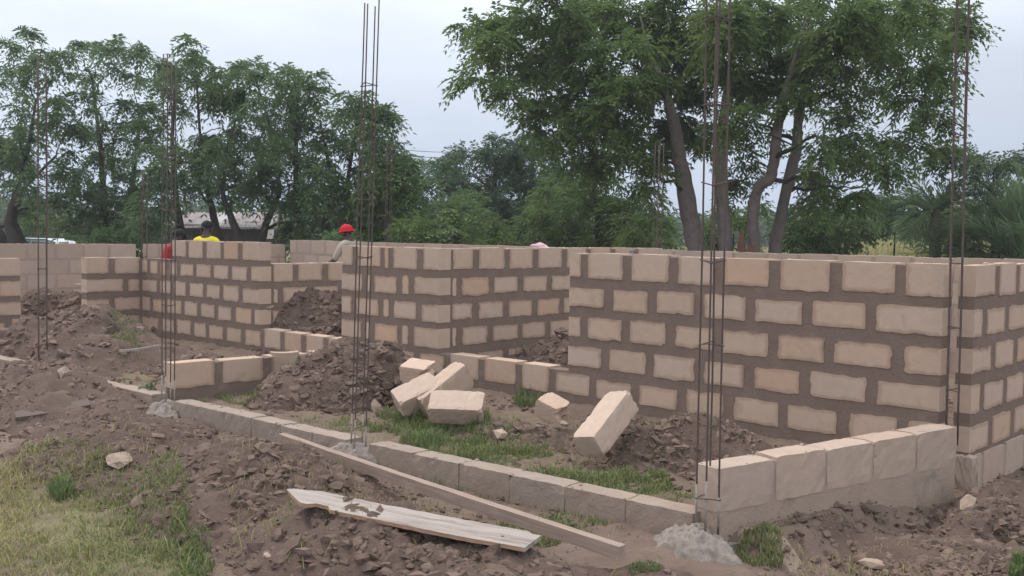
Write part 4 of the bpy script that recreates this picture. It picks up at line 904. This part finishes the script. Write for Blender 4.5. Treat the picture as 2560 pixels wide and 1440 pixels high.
patch(640, 1002, 160, 24, 3400, .045, 'thin grass along the tan low wall', seed=4, tt=(.4, .3))
patch(325, 915, 65, 24, 900, .06, 'short grass behind the left rubble heap', seed=5, tt=(.4, .3))
patch(1322, 1003, 50, 20, 800, .10, 'green tuft at the foot of the right window opening', seed=6, tt=(.1, .2))
patch(1360, 1290, 200, 40, 1300, .05, 'sparse grass in front of the foundation beam', seed=7, tt=(.5, .3))
patch(1880, 1350, 110, 20, 900, .035, 'sparse grass by the corner footing', seed=8, tt=(.4, .3))
patch(152, 1190, 34, 26, 500, .11, 'dark bluish green tuft at the edge of the lawn', seed=9, tt=(0, .1), wd=.007)
patch(1640, 1245, 120, 30, 2200, .045, 'grass left of the pale low wall', seed=10, tt=(.5, .3))
patch(850, 1070, 140, 22, 1200, .05, 'thin grass around the middle steel cage', seed=11, tt=(.5, .3))
patch(2540, 1425, 40, 26, 500, .07, 'green tuft in the bottom right corner', seed=12, tt=(.1, .2))
patch(2100, 1390, 260, 60, 900, .035, 'sparse dry sprouts on the bare ground at the right', mt='grass', seed=13, tt=(.6, .3), wd=.004)
patch(1630, 1425, 60, 14, 260, .03, 'few green blades at the bottom by the corner footing', seed=14)
patch(470, 1350, 70, 70, 900, .045, 'green grass creeping up the nearest soil heap', seed=15, tt=(.25, .3))
patch(700, 985, 110, 30, 700, .05, 'thin grass at the foot of the steep soil heap', seed=16, tt=(.5, .3))
patch(350, 880, 60, 20, 200, .05, 'few blades among the rubble at the left', seed=17)
patch(1250, 1150, 520, 130, 4200, .045, 'thin scattered grass over the middle of the yard', seed=18, tt=(.5, .3), wd=.004, clump=.8, name='thin_grass')
patch(1000, 1290, 560, 90, 1300, .05, 'thin scattered sprouts on the soil outside the foundation beam', mt='grass', seed=19, tt=(.6, .3), wd=.004, clump=1.2, name='thin_grass')
patch(350, 1180, 330, 90, 700, .05, 'sprouts and straws between the lawn and the left soil heap', mt='grass', seed=20, tt=(.6, .35), wd=.004, clump=1.2, name='thin_grass')
# the lawn at the lower left: yellow towards the corner, greener towards the soil
rg_ = np.random.RandomState(99); n = 60000
x = rg_.uniform(-4.6, -.9, n); y = rg_.uniform(4.2, 6.75, n)
px = 1280+F*x/y; py = 570+F*1.58/y
edge = 1150+np.clip(px, 0, None)*.16+60*(vnoise(px*.012, py*.012, 5)-.5)
k = (px < 460-60*np.clip((1300-py)/120, 0, 2)+50*(vnoise(py*.02, px*.01, 2)-.5)) & (py > edge) & (px > -220)
x, y, px, py = x[k], y[k], px[k], py[k]; z = ground_h(x, y)-.005
gx = np.clip(1-(px/430)+.7*(vnoise(x*2.2, y*2.2, 6)-.5), 0, 1)
keep = rg_.uniform(0, 1, len(x)) < .35+.65*vnoise(x*6, y*6, 8)+.1; x, y, z, gx = x[keep], y[keep], z[keep], gx[keep]
hh = .038*(.35+1.5*rg_.uniform(0, 1, len(x))**2.2)*(.6+vnoise(x*5, y*5, 3))
t = np.clip(gx*.75+rg_.normal(0, .22, len(x)), 0, 1)
tag(obj('lawn_grass', blades(np.stack([x, y, z], 1), hh, np.full(len(x), .0055), 5, t, .7), M['grass']), 'yellow green lawn at the lower left', 'grass', kind='stuff')
# long dry stalks
parts = []
rr = random.Random(4)
for a, b in (((215, 1360), (165, 1300)), ((410, 1430), (85, 1350)), ((365, 1345), (280, 1405)), ((480, 1380), (465, 1440)), ((605, 1385), (588, 1335)), ((760, 1440), (748, 1345)), ((575, 1250), (565, 1225)), ((430, 1000+300), (470, 1350)), ((740, 1355), (735, 1370))):
    p, q = on_ground(*a), on_ground(*b); q = q+Vector((0, 0, .03)); p = p+Vector((0, 0, .03)); parts.append(tube([p, p.lerp(q, .5)+Vector((0, 0, .02)), q], [.0022, .002, .001], 4))
for _ in range(420):
    p = at_z(rr.uniform(0, 2560), rr.uniform(1020, 1440), -.1); a_ = rr.uniform(0, 6.28); l_ = rr.uniform(.03, .13); q = p+Vector((math.cos(a_)*l_, math.sin(a_)*l_, 0))
    p.z = gz(p.x, p.y)+.012; q.z = gz(q.x, q.y)+rr.uniform(.008, .03); parts.append(tube([p, p.lerp(q, .5)+Vector((0, 0, .006)), q], [.0014, .0014, .001], 3, False))
V, Fc = join(parts); tag(obj('dry_stalks', pymesh('dry_stalks', V, Fc), M['grass_dry']), 'pale dry grass stalks bent over the lawn and heaps', 'stalks', kind='stuff')
# dry tall grass far behind on the right and behind the yard trees
rg_ = np.random.RandomState(12); n = 36000
y = rg_.uniform(24, 60, n); x = y*rg_.uniform(-.55, .6, n); k = (rg_.uniform(0, 1, n) < np.where(x > .28*y, 1, .3)); x, y = x[k], y[k]
hh = np.where(x > .28*y, 1.15, .5)*rg_.uniform(.6, 1.25, len(x)); t = np.clip(rg_.normal(.6, .3, len(x)), 0, 1)
tag(obj('dry_grass', blades(np.stack([x, y, base_h(x, y)-.12], 1), hh, np.full(len(x), .035), 8, t, .35), M['grass_dry']), 'tall pale dry grass behind the building', 'grass', kind='stuff')
# little leafy weed at the left yard corner, and dry weeds by the sill
def weed(label, p, n, h, ll_, lw, mt, seed):
    rr = random.Random(seed); root = empty('weed', p, 0, label, 'weed'); parts = []; LV = []
    for k in range(n):
        a = rr.uniform(0, 6.28); tip = Vector((math.cos(a)*h*rr.uniform(.2, .6), math.sin(a)*h*rr.uniform(.2, .6), h*rr.uniform(.5, 1)))
        parts.append(tube([(0, 0, -.02), tip*.5+Vector((0, 0, h*.1)), tip], [.004, .003, .0015], 4))
        for j in range(5):
            q = tip*rr.uniform(.4, 1.05); d = Vector((rr.uniform(-1, 1), rr.uniform(-1, 1), rr.uniform(-.3, .5))).normalized(); s = d.cross(Vector((rr.uniform(-.4, .4), rr.uniform(-.4, .4), 1))).normalized()*lw*.5
            LV.append(([q, q+d*ll_*.45+s, q+d*ll_-Vector((0, 0, ll_*.15)), q+d*ll_*.45-s], [(0, 1, 2, 3)]))
    V, Fc = join(parts); obj('stem', pymesh('stem', V, Fc), mt, root); V, Fc = join(LV); obj('foliage', pymesh('foliage', V, Fc), mt, root); return root
weed('dark leafy weed at the left end of the foundation beam', on_ground(368, 1000), 14, .16, .055, .03, M['leaf_dark'], 3)
weed('thin dry weed standing in front of the wall under the right window opening', at_z(1412, 985, -.05), 6, .20, .03, .008, M['grass_dry'], 5)
weed('wispy weed stems below the window sill', at_z(1340, 985, -.05), 5, .26, .02, .005, M['grass_dry'], 6)
weed('dark twiggy weed against the foundation beam near the corner footing', at_z(1452, 1300, -.17), 5, .2, .02, .006, M['leaf_dark'], 8)

# ------------------------------------------------------------------ people
def skin(name, joints, edges, mt, parent, sub=2):
    me = bpy.data.meshes.new(name); names = list(joints); me.from_pydata([joints[k][0] for k in names], [(names.index(a), names.index(b)) for a, b in edges], [])
    o = bpy.data.objects.new(name, me); COL.objects.link(o)
    o.modifiers.new('s', 'SKIN'); sv = me.skin_vertices[0].data
    for i, k in enumerate(names):
        r_ = joints[k][1]; sv[i].radius = r_ if isinstance(r_, tuple) else (r_, r_)
    sv[0].use_root = True
    md = o.modifiers.new('d', 'SUBSURF'); md.levels = sub; md.render_levels = sub
    dg = bpy.context.evaluated_depsgraph_get(); dg.update(); me2 = bpy.data.meshes.new_from_object(o.evaluated_get(dg)); me2.name = name
    bpy.data.objects.remove(o); me2.polygons.foreach_set('use_smooth', [True]*len(me2.polygons)); me2.materials.clear()
    return obj(name, me2, mt, parent)
def person(label, loc, rz, H, shirt, trousers, cap=None, lean=.0, armL=None, armR=None):
    """standing figure facing local +Y, height H; lean = forward bend of the trunk; arms: (elbow, hand) in units of H relative to the shoulder"""
    root = empty('person', loc, rz, label, 'person', 'people working behind the walls'); k = H
    c, s = math.cos(lean), math.sin(lean)
    def B(x, y, z):  # bend everything above the hip
        z0 = .53
        if z <= z0: return (x*k, y*k, z*k)
        dy, dz = y, z-z0; return (x*k, (dy*c+dz*s)*k, (z0+dz*c-dy*s)*k)
    J = {'pelvis': (B(0, 0, .53), (.085*k, .06*k)), 'waist': (B(0, 0, .61), (.075*k, .055*k)), 'chest': (B(0, .005, .73), (.095*k, .062*k)), 'neckbase': (B(0, 0, .815), (.05*k, .042*k)), 'neck': (B(0, .008, .86), .033*k),
         'head': (B(0, .018, .915), (.046*k, .056*k)), 'crown': (B(0, .014, .965), (.036*k, .046*k)), 'nose': (B(0, .075, .908), .009*k)}
    E = [('pelvis', 'waist'), ('waist', 'chest'), ('chest', 'neckbase'), ('neckbase', 'neck'), ('neck', 'head'), ('head', 'crown'), ('head', 'nose')]
    hands = {}
    for sd_, nm, arm in ((-1, 'l', armL), (1, 'r', armR)):
        sh = Vector(B(sd_*.115, 0, .80)); 
        el, ha = arm if arm else ((sd_*.03, .0, -.17), (sd_*.02, .06, -.33))
        el = sh+Vector(el)*k; ha = sh+Vector(ha)*k; d = (ha-el).normalized()
        J['sh'+nm] = (tuple(sh), .036*k); J['el'+nm] = (tuple(el), .025*k); J['wr'+nm] = (tuple(ha), .018*k); J['pa'+nm] = (tuple(ha+d*.045*k), (.022*k, .014*k))
        E += [('neckbase', 'sh'+nm), ('sh'+nm, 'el'+nm), ('el'+nm, 'wr'+nm), ('wr'+nm, 'pa'+nm)]
        sx_ = d.cross(Vector((0, 0, 1))); sx_ = sx_.normalized() if sx_.length > .1 else Vector((1, 0, 0))
        for q in range(4):
            kk = f'f{nm}{q}'; o_ = sx_*(q-1.5)*.011*k; J[kk] = (tuple(ha+d*(.085-.006*abs(q-1.4))*k+o_), .0052*k); J[kk+'t'] = (tuple(ha+d*(.115-.008*abs(q-1.4))*k+o_-Vector((0, 0, .012*k))), .0042*k)
            E += [('pa'+nm, kk), (kk, kk+'t')]
        J['th'+nm] = (tuple(ha+d*.05*k+sx_*.032*k), .0058*k); E.append(('wr'+nm, 'th'+nm))
        J['hip'+nm] = ((sd_*.052*k, 0, .49*k), .054*k); J['kn'+nm] = ((sd_*.058*k, .015*k, .28*k), .036*k); J['an'+nm] = ((sd_*.06*k, 0, .045*k), .024*k); J['toe'+nm] = ((sd_*.066*k, .085*k, .018*k), (.022*k, .015*k))
        E += [('pelvis', 'hip'+nm), ('hip'+nm, 'kn'+nm), ('kn'+nm, 'an'+nm), ('an'+nm, 'toe'+nm)]
    skin('body', J, E, M['skin'], root)
    g_ = 1.13
    def grow(keys, f): return {q: (J[q][0], tuple(x*f for x in J[q][1]) if isinstance(J[q][1], tuple) else J[q][1]*f) for q in keys}
    SK = ['waist', 'pelvis', 'chest', 'neckbase', 'shl', 'ell', 'shr', 'elr']
    Js = grow(SK, g_+.08); Js['neckbase'] = (J['neckbase'][0], (.058*k, .05*k))
    skin('shirt', Js, [e_ for e_ in E if e_[0] in SK and e_[1] in SK], shirt, root)
    TK = ['pelvis', 'hipl', 'knl', 'anl', 'hipr', 'knr', 'anr']
    skin('trousers', grow(TK, g_+.05), [e_ for e_ in E if e_[0] in TK and e_[1] in TK], trousers, root)
    hd, cr_ = Vector(J['head'][0]), Vector(J['crown'][0]); ax = (cr_-hd).normalized()
    V, Fc = ICO3; keep = V[:, 2] > (-.12 if cap else -.25); fm = keep[Fc].all(1)
    sc_ = np.array([.058, .069, .066])*k*(1.06 if cap else 1.0)
    n = fbm(V[:, 0]*4, V[:, 1]*4+V[:, 2]*3, 3, 2)*(.10 if cap else .06)
    me = npmesh('cap' if cap else 'hair', V*sc_*(1+n[:, None]), Fc[fm], True); o = obj('cap' if cap else 'hair', me, cap or M['hair'], root)
    o.location = hd+ax*.025*k+Vector((0, -.006*k, 0)); o.rotation_euler = (-lean*.8, 0, 0)
    if cap:
        V, Fc = tube([(math.cos(t)*.062*k, math.sin(t)*.073*k, -.005*k) for t in np.linspace(0, 6.283, 17)], [.010*k]*17, 6, False); b_ = obj('cap_band', pymesh('cap_band', V, Fc, True), cap, o)
    for sd_ in (-1, 1):
        e_ = obj('ear', npmesh('ear', ICO2[0]*np.array([.008, .016, .022])*k, ICO2[1], True), M['skin'], root); e_.location = hd+Vector((sd_*.056*k, -.004*k, 0))
    return root
def stand(px, Y): p = at_Y(px, 700, Y); p.z = float(base_h(np.array([p.x]), np.array([Y]))[0])-.03; return p
p = stand(886, 16.0); p.z -= .06; person('person in a red cap and grey khaki shirt leaning over the inner wall', p, R(62), 1.62, M['khaki'], M['navy'], M['red_cloth'], lean=.22, armL=((-.06, .06, -.16), (-.05, .18, -.20)), armR=((.03, .08, -.17), (0, .24, -.20)))
p = stand(514, 16.2); p.z -= .035; person('person with dark hair in a bright yellow shirt seen from behind', p, R(-15), 1.62, M['yellow'], M['navy'], None, lean=.05)
p = stand(400, 15.0); p.z -= .10; p.z -= .02; person('person in a dull red top bending beside the broken wall course', p, R(-58), 1.62, M['dull_red'], M['navy'], None, lean=.42, armR=((.05, .10, -.10), (.04, .26, -.05)))

# ------------------------------------------------------------------ things on the walls and far behind
o = obj('pink_cloth', lump('pink_cloth', None, (.15, .08, .05), 33, .4, 3, False), M['pink']); o.location = at_Y(1350, 618, 12.6); o.rotation_euler = (0, .1, -.7); tag(o, 'crumpled pink cloth lying on top of the rear wall', 'cloth')
o.location.z = 5*.255-.05
bx = boxes([(-.11, .11, -.06, .06, -.012, .012), (.11, .17, -.015, .015, -.006, .008)]); o = obj('metal_scrap', pymesh('metal_scrap', *bx), M['grey_metal']); q = at_Y(1557, 619, 11.9); q.z = 1.212; o.location = q; o.rotation_euler = (.12, 0, .3)
tag(o, 'flat grey metal piece lying on the rear wall left of the big tree', 'scrap')
o = obj('white_bag', lump('white_bag', None, (.06, .05, .05), 44, .3, 3, False), M['white_plastic']); o.location = at_Y(180, 609, 17.0); tag(o, 'small white bag on top of the smooth rear wall at the left', 'bag')
o = obj('bucket', pymesh('bucket', *tube([(0, 0, 0), (0, 0, .3)], [.13, .16], 14)), M['white_plastic']); o.location = at_Y(673, 597, 33); tag(o, 'small white bucket hanging by the end of the tin roofed shed', 'bucket')
p = at_Y(210, 700, 27); p.z = -.45; o = obj('post', pymesh('post', *tube([(0, 0, -.1), (.02, 0, .9), (0, .01, 1.62)], [.06, .055, .05], 8)), M['bark']); o.location = p; tag(o, 'pale wooden post standing by the light green shrub at the far left', 'post')
# shed with loose tin roof
def shed():
    Ys = 36.0; l = at_Y(430, 600, Ys); r_ = at_Y(676, 600, Ys); W = r_.x-l.x; z0 = -.55; root = empty('shed', (l.x, Ys, z0), 0, 'low dark plank shed with a patched rusty tin roof behind the trees', 'shed')
    H0 = 1.40-z0+.02; D = 2.6; n = 14
    V, Fc = boxes([(.02, W-.02, .03, D, 0, H0-.05)]); obj('wall', pymesh('wall', V, Fc), M['plank_dark'], root)
    for i in range(n):
        a = i*W/n; V, Fc = boxes([(a+.012, a+W/n-.012, 0, .028, 0, H0-.03-rb.uniform(0, .06))]); obj('plank', pymesh('plank', V, Fc), M['plank_dark'], root)
    for a in (0, W*.33, W*.66, W): V, Fc = tube([(a, -.25, 0), (a+rb.uniform(-.05, .05), -.25, H0-.02)], [.05, .045], 7); obj('post', pymesh('post', V, Fc), M['bark_dark'], root)
    ns = 6; sw = (W+.5)/ns
    for i in range(ns):
        a = -.25+i*sw; nc = 22; V = []; tl = rb.uniform(-.04, .04); dz = rb.uniform(-.03, .03)
        rows_ = ((-.42, 0), (1.3, .33), (D, .58))
        for y, z in rows_:
            for j in range(nc+1): V.append((a+(sw+.05)*j/nc, y, H0+z+dz+tl*(j/nc-.5)+.018*math.sin(j/nc*2*math.pi*5)+.004*i))
        Fc = [(q*(nc+1)+j, q*(nc+1)+j+1, (q+1)*(nc+1)+j+1, (q+1)*(nc+1)+j) for q in range(2) for j in range(nc)]
        o = obj('roof_sheet', pymesh('roof_sheet', V, Fc, True), M['tin_white'] if i == 2 else M['tin'], root); md = o.modifiers.new('t', 'SOLIDIFY'); md.thickness = .006
    for i in range(3):
        V, Fc = boxes([(W*.1+i*W*.3, W*.1+i*W*.3+.9, -.1+i*.3, .0+i*.3, H0+.06+i*.06, H0+.10+i*.06)]); obj('roof_batten', pymesh('roof_batten', V, Fc), M['bark'], root)
    # lean-to at the right end
    V, Fc = boxes([(W+.05, W+.95, .2, 1.8, H0-.20, H0-.17)]); obj('lean_to_roof', pymesh('lean_to_roof', V, Fc), M['tin'], root)
    for a in (W+.15, W+.85): V, Fc = tube([(a, .3, 0), (a, .3, H0-.18)], [.04, .035], 6); obj('post', pymesh('post', V, Fc), M['bark'], root)
shed()
def car():
    Yc = 32.0; re_ = at_Y(166, 600, Yc); z0 = -.47; root = empty('parked_car', (re_.x, Yc, z0), 0, 'pale silver green car parked behind the leftmost tree', 'car')
    # x = 0 at the tail, nose towards -x
    prof = [(0, .42), (.02, .80), (-.10, .92), (-.42, 1.36), (-.75, 1.45), (-2.05, 1.46), (-2.5, 1.30), (-2.95, .98), (-3.9, .88), (-4.15, .70), (-4.18, .35), (-3.6, .25), (-.4, .25)]
    n = len(prof); wd = 1.66
    def ring(y, f): return [(x, y, .25+(z-.25)*(1 if z < .95 else 1)) for x, z in prof]
    V = []
    for y, ins in ((0.10, .06), (0, 0), (wd, 0), (wd-.10, .06)):
        for x, z in prof:
            tum = max(0, z-.9)*.28; yy = y+(tum if y < wd/2 else -tum); V.append((x+(ins if x < -2 else -ins), yy, z-ins*.5 if z > .9 else z))
    Fc = []
    for q in range(3):
        for i in range(n): Fc.append((q*n+i, q*n+(i+1) % n, (q+1)*n+(i+1) % n, (q+1)*n+i))
    Fc += [tuple(range(n-1, -1, -1)), tuple(range(3*n, 4*n))]
    obj('body', pymesh('body', V, Fc), M['car_paint'], root)
    for poly, nm in (([(-.32, .95), (-.55, 1.32), (-1.15, 1.37), (-1.15, .95)], 'side_window'), ([(-1.22, .95), (-1.22, 1.37), (-1.95, 1.37), (-2.0, .95)], 'side_window'), ([(-2.08, .95), (-2.05, 1.35), (-2.3, 1.27), (-2.65, .97)], 'side_window')):
        for y, sg_ in ((-.012, 1), (wd+.012, -1)):
            V = [(x, y+sg_*max(0, z-.9)*.28, z) for x, z in poly]+[(x, y+sg_*(max(0, z-.9)*.28+.03), z) for x, z in poly]; Fc = [(0, 1, 2, 3), (7, 6, 5, 4)]+[(i, i+4, (i+1) % 4+4, (i+1) % 4) for i in range(4)]
            obj(nm, pymesh(nm, V, Fc), M['glass_dark'], root)
    V = [(-.115, .22, .95), (-.115, wd-.22, .95), (-.40, wd-.30, 1.33), (-.40, .30, 1.33)]; V = [(x+.03, y, z+.02) for x, y, z in V]; obj('rear_window', pymesh('rear_window', V, [(0, 1, 2, 3)]), M['glass_dark'], root)
    V = [(-2.92, .2, 1.0), (-2.92, wd-.2, 1.0), (-2.53, wd-.28, 1.29), (-2.53, .28, 1.29)]; V = [(x-.03, y, z+.03) for x, y, z in V]; obj('windscreen', pymesh('windscreen', V, [(0, 3, 2, 1)]), M['glass_dark'], root)
    for x in (-.78, -3.35):
        for y in (-.02, wd+.02):
            s_ = 1 if y < 1 else -1
            t_ = obj('wheel', pymesh('wheel', *tube([(x, y, .30), (x, y+s_*.2, .30)], [.30, .30], 18)), M['rubber'], root)
            obj('rim', pymesh('rim', *tube([(x, y-s_*.012, .30), (x, y+s_*.05, .30)], [.18, .18], 14)), M['chrome'], t_)
    for y in (.05, wd-.25): V, Fc = boxes([(-.03, .035, y, y+.2, .68, .86)]); obj('tail_light', pymesh('tail_light', V, Fc), M['red_lamp'], root)
    for y in (.08, wd-.33): V, Fc = boxes([(-4.19, -4.05, y, y+.25, .6, .74)]); obj('headlight', pymesh('headlight', V, Fc), M['chrome'], root)
car()
# power line strung beyond the trees
pl = at_Y(905, 395, 46); pr = at_Y(1330, 400, 46)
root = empty('power_line', (pl.x, 46, -.4), 0, 'thin power line sagging between two poles beyond the trees', 'power line')
for px in (pl, pr):
    V, Fc = tube([(px.x-pl.x, 0, -.2), (px.x-pl.x, 0, px.z+.7)], [.11, .08], 8); obj('pole', pymesh('pole', V, Fc), M['bark_dark'], root)
for dz in (0, .25):
    pts = [pl.lerp(pr, t)+Vector((0, 0, dz+.4-1.0*4*t*(1-t)*.35))-Vector((pl.x, 46, -.4)) for t in np.linspace(0, 1, 13)]
    V, Fc = tube(pts, [.012]*13, 4, False); obj('cable', pymesh('cable', V, Fc), M['wire'], root)


# ------------------------------------------------------------------ damp air: one closed box of thin even haze
hz = obj('haze', pymesh('haze', *boxes([(-130, 130, -8, 140, -2.2, 14)])), None); tag(hz, kind='stuff')
ma = bpy.data.materials.new('haze'); ma.use_nodes = True; t = ma.node_tree; t.nodes.clear(); mo = t.nodes.new('ShaderNodeOutputMaterial'); pv = t.nodes.new('ShaderNodeVolumePrincipled')
pv.inputs['Color'].default_value = (.92, .95, 1, 1); pv.inputs['Density'].default_value = .0013; t.links.new(pv.outputs[0], mo.inputs['Volume']); hz.data.materials.append(ma)
